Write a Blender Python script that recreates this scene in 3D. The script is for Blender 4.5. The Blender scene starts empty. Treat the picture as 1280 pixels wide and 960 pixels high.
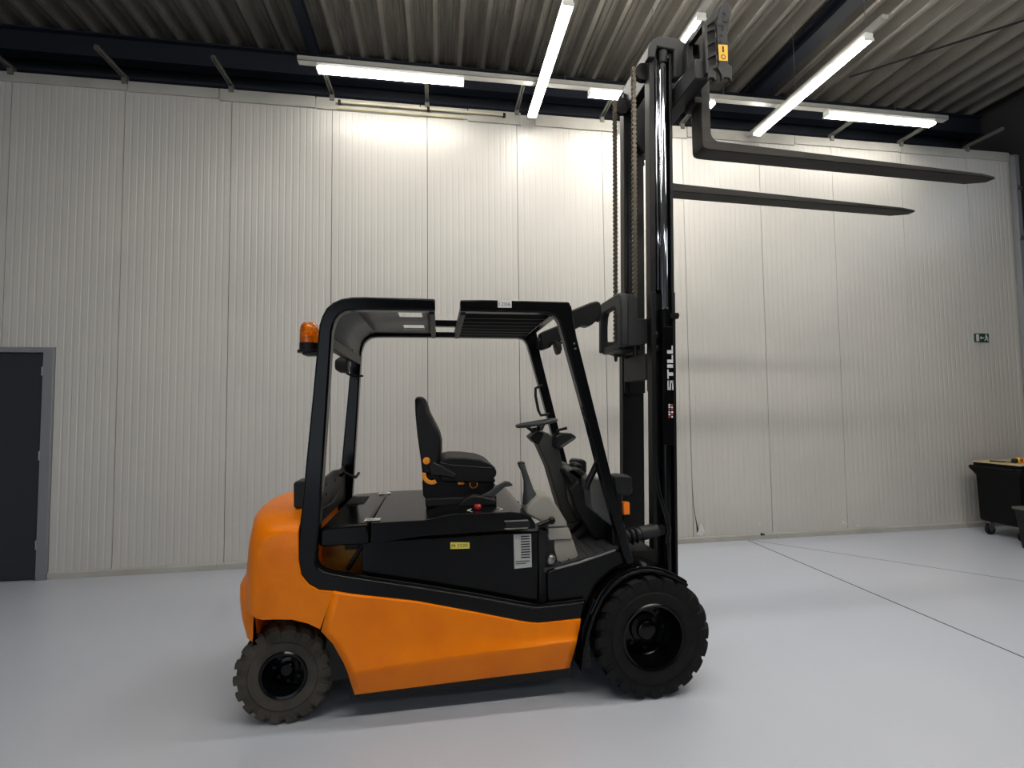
import bpy, bmesh, math, random
from mathutils import Matrix, Vector
random.seed(7)
PI = math.pi

# ------------------------------------------------------------------ camera, world, exposure
scene = bpy.context.scene
COL = scene.collection
F_PX, YAW, PITCH, ROLL, CAM_H = 607.02, 0.15102, 0.04929, -0.01108, 1.65
_w = Vector((math.sin(YAW)*math.cos(PITCH), math.cos(YAW)*math.cos(PITCH), math.sin(PITCH)))
_r0 = Vector((math.cos(YAW), -math.sin(YAW), 0)); _u0 = _r0.cross(_w)
_r = math.cos(ROLL)*_r0 + math.sin(ROLL)*_u0; _u = -math.sin(ROLL)*_r0 + math.cos(ROLL)*_u0
cam_data = bpy.data.cameras.new('camera'); cam = bpy.data.objects.new('camera', cam_data); COL.objects.link(cam)
cam_data.sensor_fit = 'HORIZONTAL'; cam_data.sensor_width = 36.0; cam_data.lens = F_PX*36.0/1280.0
cam_data.clip_start = 0.05; cam_data.clip_end = 200
cam.matrix_world = Matrix(((_r.x, _u.x, -_w.x, 0), (_r.y, _u.y, -_w.y, 0), (_r.z, _u.z, -_w.z, CAM_H), (0, 0, 0, 1)))
scene.camera = cam

world = bpy.data.worlds.new('world'); scene.world = world; world.use_nodes = True
world.node_tree.nodes['Background'].inputs[0].default_value = (0.78, 0.88, 1.0, 1)
world.node_tree.nodes['Background'].inputs[1].default_value = 0.7
scene.view_settings.view_transform = 'Standard'; scene.view_settings.look = 'None'
scene.view_settings.gamma = 1.0; scene.view_settings.use_curve_mapping = False
scene.view_settings.exposure = 1.02
TUBE_STRENGTH = 16.0
TUBE_COLOUR = (1.0, 0.955, 0.87)

# ------------------------------------------------------------------ materials
def lin(c):
    return tuple(((v/255.0)/12.92 if v/255.0 <= 0.04045 else ((v/255.0+0.055)/1.055)**2.4) for v in c)
MATS = {}
def mat(name, rgb, rough=0.5, metal=0.0, coat=0.0, spec=0.5, noise=None, bump=None, rgb2=None, trans=0.0, emit=None, stretch=None, rough_var=0.0):
    m = bpy.data.materials.new(name); m.use_nodes = True
    nt = m.node_tree; b = nt.nodes['Principled BSDF']
    c = lin(rgb) + (1,)
    b.inputs['Base Color'].default_value = c
    b.inputs['Roughness'].default_value = rough; b.inputs['Metallic'].default_value = metal
    b.inputs['Coat Weight'].default_value = coat; b.inputs['Coat Roughness'].default_value = 0.08
    b.inputs['Specular IOR Level'].default_value = spec
    b.inputs['Transmission Weight'].default_value = trans
    if emit:
        b.inputs['Emission Color'].default_value = emit[0] + (1,); b.inputs['Emission Strength'].default_value = emit[1]
    if noise or bump:
        tc = nt.nodes.new('ShaderNodeTexCoord'); mp = nt.nodes.new('ShaderNodeMapping')
        nt.links.new(tc.outputs['Object'], mp.inputs['Vector'])
        if stretch: mp.inputs['Scale'].default_value = stretch
    if noise:
        n = nt.nodes.new('ShaderNodeTexNoise'); n.inputs['Scale'].default_value = noise; n.inputs['Detail'].default_value = 5
        nt.links.new(mp.outputs[0], n.inputs['Vector'])
        r = nt.nodes.new('ShaderNodeValToRGB'); r.color_ramp.elements[0].position = 0.35; r.color_ramp.elements[1].position = 0.68
        r.color_ramp.elements[0].color = c; r.color_ramp.elements[1].color = lin(rgb2 or rgb) + (1,)
        nt.links.new(n.outputs['Fac'], r.inputs['Fac']); nt.links.new(r.outputs['Color'], b.inputs['Base Color'])
        if rough_var:
            mr = nt.nodes.new('ShaderNodeMapRange'); mr.inputs['To Min'].default_value = rough; mr.inputs['To Max'].default_value = rough+rough_var
            nt.links.new(n.outputs['Fac'], mr.inputs['Value']); nt.links.new(mr.outputs[0], b.inputs['Roughness'])
    if bump:
        n2 = nt.nodes.new('ShaderNodeTexNoise'); n2.inputs['Scale'].default_value = bump[0]; n2.inputs['Detail'].default_value = 3
        nt.links.new(mp.outputs[0], n2.inputs['Vector'])
        bp = nt.nodes.new('ShaderNodeBump'); bp.inputs['Strength'].default_value = bump[1]; bp.inputs['Distance'].default_value = 0.01
        nt.links.new(n2.outputs['Fac'], bp.inputs['Height']); nt.links.new(bp.outputs[0], b.inputs['Normal'])
    MATS[name] = m
    return m
mat('panel_white', (203, 200, 194), 0.33, noise=0.9, rgb2=(196, 194, 189))
mat('flashing', (186, 184, 178), 0.4, noise=2.0, rgb2=(170, 168, 160))
mat('core_dark', (40, 38, 36), 0.8)
mat('floor_paint', (184, 190, 202), 0.22, noise=0.4, rgb2=(192, 196, 206), rough_var=0.05)
mat('joint_dark', (45, 45, 48), 0.8)
mat('deck_metal', (160, 156, 148), 0.42, metal=0.5, noise=2.5, rgb2=(136, 132, 125), stretch=(6, 0.6, 1))
mat('navy_steel', (24, 30, 42), 0.55)
mat('facade_dark', (44, 48, 58), 0.6)
mat('side_dark', (58, 58, 60), 0.7)
mat('concrete', (150, 150, 150), 0.8)
mat('lamp_white', (225, 225, 222), 0.4)
mat('tube', (255, 255, 255), 0.5, emit=(TUBE_COLOUR, TUBE_STRENGTH))
mat('rail_metal', (196, 195, 190), 0.35, metal=0.4)
mat('orange_paint', (242, 130, 0), 0.34, coat=0.04, spec=0.22, noise=5.0, rgb2=(234, 119, 0), bump=(28.0, 0.10))
mat('orange_cast', (242, 130, 0), 0.36, coat=0.04, spec=0.24, noise=5.0, rgb2=(232, 120, 0), bump=(22.0, 0.28))
mat('black_gloss', (6, 7, 9), 0.16, spec=0.22, noise=6.0, rgb2=(9, 10, 12))
mat('black_satin', (8, 8, 10), 0.42, spec=0.3, noise=9.0, rgb2=(14, 14, 16))
mat('black_matte', (7, 7, 8), 0.65)
mat('mast_grey', (38, 39, 41), 0.48, spec=0.35, noise=8.0, rgb2=(33, 34, 36))
mat('fork_steel', (50, 47, 44), 0.5, metal=0.2, spec=0.3, noise=7.0, rgb2=(34, 32, 31), stretch=(0.5, 3, 3))
mat('rubber_black', (11, 11, 12), 0.7, spec=0.25, noise=12.0, rgb2=(18, 18, 19))
mat('rubber_worn', (64, 61, 55), 0.85, spec=0.2, noise=10.0, rgb2=(80, 76, 69))
mat('vinyl', (8, 8, 10), 0.5, spec=0.3, bump=(60.0, 0.12))
mat('plastic_dark', (22, 23, 24), 0.5, spec=0.35)
mat('plastic_grey', (88, 88, 86), 0.5)
mat('column_grey', (62, 62, 60), 0.5)
mat('plastic_beige', (150, 147, 138), 0.45)
mat('lever_grey', (58, 60, 62), 0.45)
mat('chrome', (225, 228, 236), 0.06, metal=1.0)
mat('steel', (150, 150, 150), 0.35, metal=0.9)
mat('chain_steel', (86, 80, 72), 0.4, metal=0.8)
mat('amber', (255, 140, 20), 0.08, trans=0.75)
mat('amber_solid', (255, 130, 12), 0.3)
mat('orange_knob', (245, 150, 30), 0.35)
mat('ochre', (186, 126, 24), 0.55, noise=9.0, rgb2=(150, 98, 18))
mat('roof_grey', (112, 113, 112), 0.5)
mat('mat_grey', (52, 52, 56), 0.75, noise=30.0, rgb2=(60, 60, 64))
mat('label_white', (216, 215, 212), 0.5)
mat('label_grey', (176, 176, 174), 0.5)
mat('label_yellow', (220, 205, 84), 0.5)
mat('sticker_yellow', (240, 186, 40), 0.5)
mat('print_black', (22, 22, 22), 0.6)
mat('print_grey', (96, 98, 102), 0.6)
mat('print_white', (205, 205, 205), 0.5)
mat('print_red', (170, 60, 52), 0.5)
mat('red_plastic', (196, 44, 50), 0.35)
mat('mirror_glass', (205, 208, 210), 0.05, metal=1.0)
mat('door_paint', (36, 41, 46), 0.45)
mat('door_frame', (128, 131, 136), 0.5)
mat('sign_green', (8, 62, 44), 0.5)
mat('bin_black', (8, 8, 9), 0.5, spec=0.2)
mat('plywood', (196, 178, 140), 0.6, noise=6.0, rgb2=(180, 160, 122), stretch=(1, 8, 1))
mat('tape_yellow', (236, 198, 40), 0.4)
mat('bracket_grey', (122, 120, 114), 0.5, metal=0.3)
mat('pipe_ivory', (205, 198, 172), 0.45)
mat('foam_yellow', (172, 164, 128), 0.9)
mat('gate_white', (120, 122, 126), 0.6)

# ------------------------------------------------------------------ mesh helpers
BASE = {}
class MB:
    def __init__(s, fn=None): s.v = []; s.f = []; s.fn = fn
    def add(s, verts, faces):
        o = len(s.v); s.v += [tuple(p) for p in verts]; s.f += [tuple(i+o for i in f) for f in faces]; return s
    def box(s, x0, x1, y0, y1, z0, z1):
        return s.add([(x0,y0,z0),(x1,y0,z0),(x1,y1,z0),(x0,y1,z0),(x0,y0,z1),(x1,y0,z1),(x1,y1,z1),(x0,y1,z1)],
                     [(0,3,2,1),(4,5,6,7),(0,1,5,4),(1,2,6,5),(2,3,7,6),(3,0,4,7)])
    def prism(s, pts, a0, a1, axis='y'):
        n = len(pts)
        def p(u, w, a): return (u, a, w) if axis == 'y' else ((a, u, w) if axis == 'x' else (u, w, a))
        vs = [p(u, w, a0) for u, w in pts] + [p(u, w, a1) for u, w in pts]
        fs = [tuple(range(n)), tuple(range(2*n-1, n-1, -1))] + [(i, (i+1) % n, n+(i+1) % n, n+i) for i in range(n)]
        return s.add(vs, fs)
    def tube(s, path, r, n=10, caps=True):
        path = [Vector(p) for p in path]; k = len(path)
        rs = r if isinstance(r, (list, tuple)) else [r]*k
        vs = []; up = None
        for i, p in enumerate(path):
            t = (path[min(i+1, k-1)] - path[max(i-1, 0)]).normalized()
            if up is None:
                up = Vector((0, 0, 1)) if abs(t.z) < 0.9 else Vector((1, 0, 0))
            a = t.cross(up).normalized(); b = a.cross(t).normalized(); up = b
            for j in range(n):
                th = 2*PI*j/n; vs.append(p + rs[i]*(math.cos(th)*a + math.sin(th)*b))
        fs = [(i*n+j, i*n+(j+1) % n, (i+1)*n+(j+1) % n, (i+1)*n+j) for i in range(k-1) for j in range(n)]
        if caps: fs += [tuple(range(n)), tuple((k-1)*n+j for j in reversed(range(n)))]
        return s.add(vs, fs)
    def lathe(s, prof, c, axis='y', n=40, closed=False, cap0=True):
        """prof: (radius, offset along axis)"""
        vs = []; k = len(prof)
        for r, a in prof:
            for j in range(n):
                th = 2*PI*j/n; u, w = r*math.cos(th), r*math.sin(th)
                vs.append((c[0]+u, c[1]+a, c[2]+w) if axis == 'y' else ((c[0]+a, c[1]+u, c[2]+w) if axis == 'x' else (c[0]+u, c[1]+w, c[2]+a)))
        rng = k if closed else k-1
        fs = [(i*n+j, i*n+(j+1) % n, ((i+1) % k)*n+(j+1) % n, ((i+1) % k)*n+j) for i in range(rng) for j in range(n)]
        if not closed:
            if cap0 and prof[0][0] > 1e-6: fs.append(tuple(range(n)))
            if prof[-1][0] > 1e-6: fs.append(tuple((k-1)*n+j for j in reversed(range(n))))
        return s.add(vs, fs)
    def ellipsoid(s, c, rx, ry, rz, n=14, m=9):
        vs = []
        for i in range(m+1):
            ph = -PI/2 + PI*i/m
            for j in range(n):
                th = 2*PI*j/n
                vs.append((c[0]+rx*math.cos(ph)*math.cos(th), c[1]+ry*math.cos(ph)*math.sin(th), c[2]+rz*math.sin(ph)))
        return s.add(vs, [(i*n+j, i*n+(j+1) % n, (i+1)*n+(j+1) % n, (i+1)*n+j) for i in range(m) for j in range(n)])
    def loft(s, rings, cap=True):
        n = len(rings[0]); vs = [p for r in rings for p in r]
        fs = [(i*n+j, i*n+(j+1) % n, (i+1)*n+(j+1) % n, (i+1)*n+j) for i in range(len(rings)-1) for j in range(n)]
        if cap: fs += [tuple(range(n)), tuple((len(rings)-1)*n+j for j in reversed(range(n)))]
        return s.add(vs, fs)
    def grid(s, rows):
        n = len(rows[0]); vs = [p for r in rows for p in r]
        return s.add(vs, [(i*n+j, i*n+j+1, (i+1)*n+j+1, (i+1)*n+j) for i in range(len(rows)-1) for j in range(n-1)])
    def build(s, name, m, parent=None, bevel=0.0, smooth=30, solid=0.0, label=None, seg=2):
        base = BASE.get(parent.name, Vector((0, 0, 0))) if parent else Vector((0, 0, 0))
        vs = [s.fn(Vector(p)) if s.fn else Vector(p) for p in s.v]
        me = bpy.data.meshes.new(name)
        bm = bmesh.new(); bvs = [bm.verts.new(p - base) for p in vs]
        for f in s.f:
            q = []
            for i in f:
                if bvs[i] not in q: q.append(bvs[i])
            if len(q) > 2:
                try: bm.faces.new(q)
                except ValueError: pass
        bmesh.ops.remove_doubles(bm, verts=bm.verts, dist=1e-6)
        bmesh.ops.recalc_face_normals(bm, faces=bm.faces)
        bm.to_mesh(me); bm.free()
        if smooth:
            for p in me.polygons: p.use_smooth = True
            me.set_sharp_from_angle(angle=math.radians(smooth))
        me.materials.append(MATS[m])
        o = bpy.data.objects.new(name, me); COL.objects.link(o)
        if parent: o.parent = parent
        BASE[o.name] = base
        if solid:
            md = o.modifiers.new('solid', 'SOLIDIFY'); md.thickness = solid; md.offset = 0
        if bevel:
            md = o.modifiers.new('bevel', 'BEVEL'); md.width = bevel; md.segments = seg; md.limit_method = 'ANGLE'; md.angle_limit = math.radians(35)
            md.harden_normals = False
        if label: o['label'] = label
        return o
def tag(o, label=None, cat=None, group=None, kind=None):
    if label: o['label'] = label
    if cat: o['category'] = cat
    if group: o['group'] = group
    if kind: o['kind'] = kind
    return o
def thing(name, loc, label, cat, group=None, kind=None):
    o = bpy.data.objects.new(name, None); COL.objects.link(o); o.location = loc
    o.empty_display_size = 0.2
    BASE[o.name] = Vector(loc)
    return tag(o, label, cat, group, kind)
def box(name, dims, m, parent=None, bevel=0.0, **k): return MB().box(*dims).build(name, m, parent, bevel, **k)
def text(name, body, org, ud, vd, w, h, m, parent, fn=None, spread=None):
    """flat lettering filling the box (org, ud*w, vd*h)"""
    cu = bpy.data.curves.new(name, 'FONT'); cu.body = body; cu.resolution_u = 3
    if spread: cu.space_character = spread
    t = bpy.data.objects.new(name, cu); COL.objects.link(t)
    me = bpy.data.meshes.new_from_object(t); bpy.data.objects.remove(t)
    xs = [v.co.x for v in me.vertices]; ys = [v.co.y for v in me.vertices]
    x0, x1, y0, y1 = min(xs), max(xs), min(ys), max(ys)
    ud = Vector(ud); vd = Vector(vd); org = Vector(org); base = BASE.get(parent.name, Vector((0, 0, 0)))
    for v in me.vertices:
        p = org + ud*(v.co.x-x0)/(x1-x0)*w + vd*(v.co.y-y0)/(y1-y0)*h
        v.co = (fn(p) if fn else p) - base
    me.materials.clear(); me.materials.append(MATS[m])
    o = bpy.data.objects.new(name, me); COL.objects.link(o); o.parent = parent; BASE[o.name] = base
    return o
def interp(pl, x):
    if x <= pl[0][0]: return pl[0][1]
    for (a, b), (c, d) in zip(pl, pl[1:]):
        if x <= c: return b + (d-b)*(x-a)/(c-a)
    return pl[-1][1]

# ------------------------------------------------------------------ the hall
RX0, RX1, RY0, RY1 = -9.0, 8.1, -7.0, 6.35
WY = 5.555; WZ = 5.146
PW = 1.0529; S0 = -3.2747
# floor: painted slabs with open joints over a dark bed
floor = MB().box(RX0-.1, RX1+.1, RY0-.1, RY1+.1, -0.2, -0.02).build('floor', 'joint_dark', smooth=0)
tag(floor, kind='structure', label='grey painted concrete floor with dark expansion joints')
def slab(pts): MB().prism(pts, -0.02, 0.0, 'z').build('slab', 'floor_paint', floor, smooth=0)
slab([(RX0, RY0), (3.738, RY0), (3.738, RY1), (RX0, RY1)])
slab([(3.748, RY0), (RX1, RY0), (RX1, 0.757), (3.748, 5.565)])
def sealant(a, b, w):
    a, b = Vector(a), Vector(b); n = Vector((-(b-a).y, (b-a).x)).normalized()*w
    MB().prism([tuple(a-n), tuple(b-n), tuple(b+n), tuple(a+n)], -0.02, 0.0006, 'z').build('joint_filler', 'joint_dark', floor, smooth=0)
sealant((3.743, RY0), (3.743, RY1), .0065); sealant((3.752, 5.5645), (RX1, .761), .0040)
slab([(3.748, 5.573), (RX1, 0.765), (RX1, RY1), (3.748, RY1)])

# back wall of narrow-ribbed sandwich panels
DX0, DX1, DZ = -4.98, -3.935, 2.262
c = MB(); c.box(RX0, DX0-.09, WY+.012, WY+.09, 0, WZ-.004); c.box(DX0-.09, DX1+.09, WY+.012, WY+.09, DZ+.06, WZ-.004); c.box(DX1+.09, RX1-.05, WY+.012, WY+.09, 0, WZ-.004)
wall = c.build('wall_back', 'core_dark', smooth=0)
tag(wall, kind='structure', label='tall off-white wall of vertically ribbed metal panels')
def panel_pieces(xa, xb, z0, z1, mb):
    pts = []; p = PW/15.0; k0 = (xa - S0) / PW; start = S0 + math.floor(k0+1e-6)*PW
    pts.append((xa, 0.0))
    for i in range(1, 15):
        x = start + i*p
        for dx, d in ((-.012, 0), (-.006, .0017), (.006, .0017), (.012, 0)):
            if xa+.004 < x+dx < xb-.004: pts.append((x+dx, d))
    pts.append((xb, 0.0))
    n = len(pts); yb = WY+.011
    vs = [(x, WY+d, z0) for x, d in pts]+[(x, WY+d, z1) for x, d in pts]
    fs = [(i, i+1, n+i+1, n+i) for i in range(n-1)]
    o = len(vs); vs += [(xa, yb, z0), (xb, yb, z0), (xa, yb, z1), (xb, yb, z1)]
    fs += [(0, n, o+2, o), (n-1, o+1, o+3, 2*n-1), (o, o+2, o+3, o+1)]
    mb.add(vs, fs)
for k in range(-5, 11):
    xa = S0+PW*k+.0035; xb = S0+PW*(k+1)-.0035
    if k == 10: xb = RX1-.06
    m_ = MB()
    if xb < DX0-.07 or xa > DX1+.07: panel_pieces(xa, xb, 0.0, WZ, m_)
    else:
        panel_pieces(xa, xb, DZ+.055, WZ, m_)
        if xa < DX0-.075: panel_pieces(xa, DX0-.075, 0.0, DZ+.055, m_)
        if xb > DX1+.095: panel_pieces(DX1+.095, xb, 0.0, DZ+.055, m_)
    m_.build('panel', 'panel_white', wall, smooth=0)
# torn sheet beside a joint near the floor, and small knocks
d = MB(); d.add([(3.046, WY-.001, .80), (3.056, WY-.001, .50), (3.072, WY-.001, .33), (3.100, WY-.001, .20), (3.118, WY-.001, .13), (3.085, WY-.001, .12), (3.080, WY-.001, .22), (3.060, WY-.001, .36), (3.048, WY-.001, .52)], [(0, 1, 2, 3, 4, 5, 6, 7, 8)])
d.build('torn_gap', 'core_dark', wall, smooth=0, label='dark tear in the panel sheet')
d = MB(); d.add([(3.085, WY-.002, .095), (3.125, WY-.03, .245), (3.195, WY-.012, .115), (3.135, WY-.02, .078), (3.125, WY-.05, .15)], [(0, 4, 1), (1, 4, 2), (4, 3, 2), (0, 3, 4)])
d.build('torn_flap', 'lamp_white', wall, smooth=0)
for x, z, r in ((3.93, .062, .022), (3.96, .058, .014)):
    MB().prism([(x+r*math.cos(a)*(1.2 if i % 2 else .7), z+r*math.sin(a)*.8) for i, a in enumerate([2*PI*j/7 for j in range(7)])], WY-.024, WY-.0215).build('chip', 'core_dark', wall, smooth=0)
for x, z, r in ((5.09, .15, .02), (5.14, .13, .012), (5.30, .10, .016), (3.92, .19, .012)):
    MB().prism([(x+r*math.cos(a)*(1.2 if i % 2 else .7), z+r*math.sin(a)) for i, a in enumerate([2*PI*j/7 for j in range(7)])], WY-.003, WY-.0005).build('chip', 'lamp_white', wall, smooth=0)
# base channel in lengths, and top flashings
bx = [-3.84, -2.28, -0.6, 1.2, 2.55, 3.40, 4.13, 5.2, 6.9, RX1-.07]
base_trim = thing('baseboard_back', (-3.84, WY, 0), 'low metal base channel along the ribbed wall', None, kind='structure')
for a, b in zip(bx, bx[1:]):
    MB().prism([(WY-.001, 0), (WY-.02, 0), (WY-.02, .055), (WY-.012, .068), (WY-.001, .07)], a+.002, b-.002, 'x').build('channel', 'flashing', base_trim, smooth=0)
top_trim = thing('trim_1', (0, WY, WZ), 'metal flashing strips along the top of the ribbed wall', None, kind='structure')
fx = [(-6.0, -3.25, 5.06, .018), (-3.24, -2.35, 5.05, .02), (-2.34, -1.35, 5.03, .022), (-1.34, -0.2, 5.025, .018), (-0.19, .35, 5.04, .016), (.36, .98, 5.015, .024), (1.16, 2.2, 5.02, .022), (2.21, 3.1, 5.01, .018), (3.11, 4.6, 5.03, .02), (4.61, 6.2, 5.05, .018), (6.21, 7.95, 5.04, .02)]
for a, b, z, t in fx:
    MB().prism([(WY-.001, z), (WY-t, z), (WY-t, WZ+.012), (WY+.09, WZ+.012), (WY+.09, WZ+.006), (WY-.001, WZ+.004)], a, b, 'x').build('strip', 'flashing', top_trim, smooth=0)
MB().box(-1.12, .30, WY-.03, WY-.004, 5.03, 5.045).build('foam_bead', 'foam_yellow', top_trim, smooth=0)
# upper facade behind the panel wall, with horizontal cassettes
fac = box('wall_facade', (RX0, RX1, RY1-.08, RY1, 0, 6.25), 'facade_dark', smooth=0); tag(fac, kind='structure', label='dark outer cladding above the panel wall')
for i in range(7):
    z = 4.55+.21*i
    MB().prism([(RY1-.08, z), (RY1-.14, z+.02), (RY1-.14, z+.13), (RY1-.08, z+.15)], RX0, RX1-.1, 'x').build('cassette', 'facade_dark', fac, smooth=0)
# other walls
wr = MB(); wr.box(RX1, RX1+.15, RY0, RY1, 0, 4.15); wr.box(RX1, RX1+.15, RY0, RY1, 5.15, 6.2); wr.box(RX1, RX1+.15, RY0, 0.4, 4.15, 5.15); wr.box(RX1, RX1+.15, 4.9, RY1, 4.15, 5.15)
tag(wr.build('wall_right', 'side_dark', smooth=0), kind='structure', label='dark side wall at the far right corner')
wl = MB(); wl.box(RX0-.15, RX0, RY0, RY1, 0, 6.2)
tag(wl.build('wall_left', 'panel_white', smooth=0), kind='structure', label='pale left wall')
wf = MB(); wf.box(RX0, -7.8, RY0-.15, RY0, 0, 6.2); wf.box(-7.8, -1.8, RY0-.15, RY0, 4.2, 6.2); wf.box(-1.8, RX1, RY0-.15, RY0, 0, 6.2)  # unseen gateway, added to let cool daylight in from behind the camera
tag(wf.build('wall_front', 'gate_white', smooth=0), kind='structure', label='pale front wall with an added open gateway for daylight')
def portal(loc, rot, sx, sy):
    l = bpy.data.lights.new('daylight_opening', 'AREA'); l.shape = 'RECTANGLE'; l.size = sx; l.size_y = sy; l.cycles.is_portal = True
    o = bpy.data.objects.new('daylight_opening', l); COL.objects.link(o); o.location = loc; o.rotation_euler = rot
portal((-4.8, RY0-.16, 2.1), (PI/2, 0, 0), 6.0, 4.2)
portal((RX1+.16, 2.65, 4.65), (0, PI/2, 0), 1.0, 4.5)
win = thing('added_window_1', (RX1, 2.65, 4.15), 'added high strip window in the side wall, for daylight', None, kind='structure')  # out of view, added to let cool daylight onto the right-hand wall
for y in (0.4, 1.9, 3.4, 4.86): box('mullion', (RX1+.04, RX1+.1, y, y+.04, 4.15, 5.15), 'door_frame', win, smooth=0)
for z in (4.15, 5.11): box('window_rail', (RX1+.04, RX1+.1, .44, 4.86, z, z+.04), 'door_frame', win, smooth=0)

# ceiling: trapezoidal metal deck
DECKZ = 5.9; PITCHX = 0.289; DY1 = 5.86
ceil = box('ceiling', (RX0, RX1, RY0, RY1, 6.12, 6.2), 'deck_metal', smooth=0); tag(ceil, kind='structure', label='dark corrugated metal roof deck')
m_ = MB(); pts = []
x = RX0
while x < RX1-.3:
    for dx, dz in ((0, 0), (.045, 0), (.075, .14), (.115, .14), (.125, .125), (.140, .125), (.150, .14), (.185, .14), (.195, .125), (.210, .125), (.220, .14), (.259, .14)):
        pts.append((x+dx, DECKZ+dz))
    x += PITCHX
m_.grid([[(px, RY0, pz) for px, pz in pts], [(px, RY1-.09, pz) for px, pz in pts]])
m_.build('deck_sheet', 'deck_metal', ceil, smooth=0, solid=.0015)
def ibeam_y(x, z0, h, w, y0, y1, name, m='navy_steel', label=None, parent=None):
    b = MB(); t = .012
    b.box(x-w/2, x+w/2, y0, y1, z0, z0+t); b.box(x-w/2, x+w/2, y0, y1, z0+h-t, z0+h); b.box(x-t/2, x+t/2, y0, y1, z0+t, z0+h-t)
    o = b.build(name, m, parent, smooth=0)
    if label: tag(o, label, kind='structure')
    return o
ibeam_y(4.23, 5.76, .15, .19, RY0, DY1, 'trim_2', label='navy steel roof beam beside the right-hand strip light')
ibeam_y(-1.42, 5.79, .12, .10, RY0, DY1, 'trim_3', label='navy steel roof beam at upper left')
b = MB(); b.box(RX0, RX1-.1, DY1, DY1+.14, 5.62, 5.634); b.box(RX0, RX1-.1, DY1, DY1+.14, 5.88, 5.896); b.box(RX0, RX1-.1, DY1+.06, DY1+.072, 5.634, 5.88)
tag(b.build('trim_4', 'navy_steel', smooth=0), 'dark navy eaves beam running along the top of the wall', kind='structure')
tag(MB().tube([(5.2, 5.28, 5.82), (7.9, 2.75, 5.82)], .012, 8).build('brace_rod', 'black_matte'), 'thin dark diagonal brace rod under the roof deck', 'brace rod')
# corner post with clips
cp = thing('corner_post', (7.99, 5.50, 0), 'grey vertical corner post with clips at the right edge of the wall', 'post')
box('post_profile', (7.95, 8.02, 5.47, 5.54, 0, 5.1), 'door_frame', cp, .004)
for z in (1.2, 2.1, 3.0, 3.9, 4.6): box('clip', (7.94, 8.03, 5.455, 5.472, z, z+.05), 'steel', cp)
# door
dr = thing('door_1', (-4.45, WY, 0), 'dark anthracite steel door with grey frame at the left edge', None, kind='structure')
f = MB(); f.box(DX1, DX1+.09, WY-.03, WY+.10, 0, DZ+.05); f.box(DX0-.07, DX0, WY-.03, WY+.10, 0, DZ+.05); f.box(DX0, DX1, WY-.03, WY+.10, DZ, DZ+.05)
f.build('door_frame', 'door_frame', dr, .003)
leaf = box('door_leaf', (DX0+.004, DX1-.004, WY+.0, WY+.05, .008, DZ-.004), 'door_paint', dr, .003)
for z in (.30, 1.18, 2.03): MB().tube([(DX1-.012, WY-.012, z), (DX1-.012, WY-.012, z+.09)], .011, 10).build('hinge', 'steel', leaf)
hd = MB(); hd.box(DX0+.06, DX0+.10, WY-.008, WY, .98, 1.2); hd.tube([(DX0+.08, WY-.05, 1.08), (DX0+.2, WY-.05, 1.08)], .01, 8); hd.tube([(DX0+.08, WY, 1.08), (DX0+.08, WY-.05, 1.08)], .01, 8)
hd.build('door_handle', 'steel', leaf)
# exit sign
es = thing('exit_sign', (7.325, WY-.012, 2.474), 'small green emergency exit sign with running figure and arrow', 'sign')
sx0, sx1, sz0, sz1, sy = 7.213, 7.438, 2.474, 2.592, WY-.016
box('sign_plate', (sx0, sx1, sy, WY-.001, sz0, sz1), 'sign_green', es, .002)
def sg(pts, name): MB().prism([(sx0+u*.225, sz0+v*.118) for u, v in pts], sy-.0015, sy+.0005).build(name, 'print_white', es, smooth=0)
sg([(.08, .1), (.27, .1), (.27, .9), (.08, .9)], 'door_symbol')
sg([(.33, .5), (.45, .72), (.45, .56), (.64, .56), (.64, .44), (.45, .44), (.45, .28)], 'arrow')
sg([(.70, .60), (.74, .70), (.84, .70), (.90, .58), (.96, .52), (.93, .46), (.85, .54), (.84, .42), (.95, .30), (.92, .14), (.87, .15), (.89, .27), (.79, .36), (.72, .18), (.64, .16), (.65, .24), (.70, .27), (.76, .48), (.75, .58)], 'figure')
MB().lathe([(0, -.0016), (.013, -.0016), (.013, .0005)], (sx0+.80*.225, sy, sz0+.82*.118), 'y', 12).build('figure_head', 'print_white', es)
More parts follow.
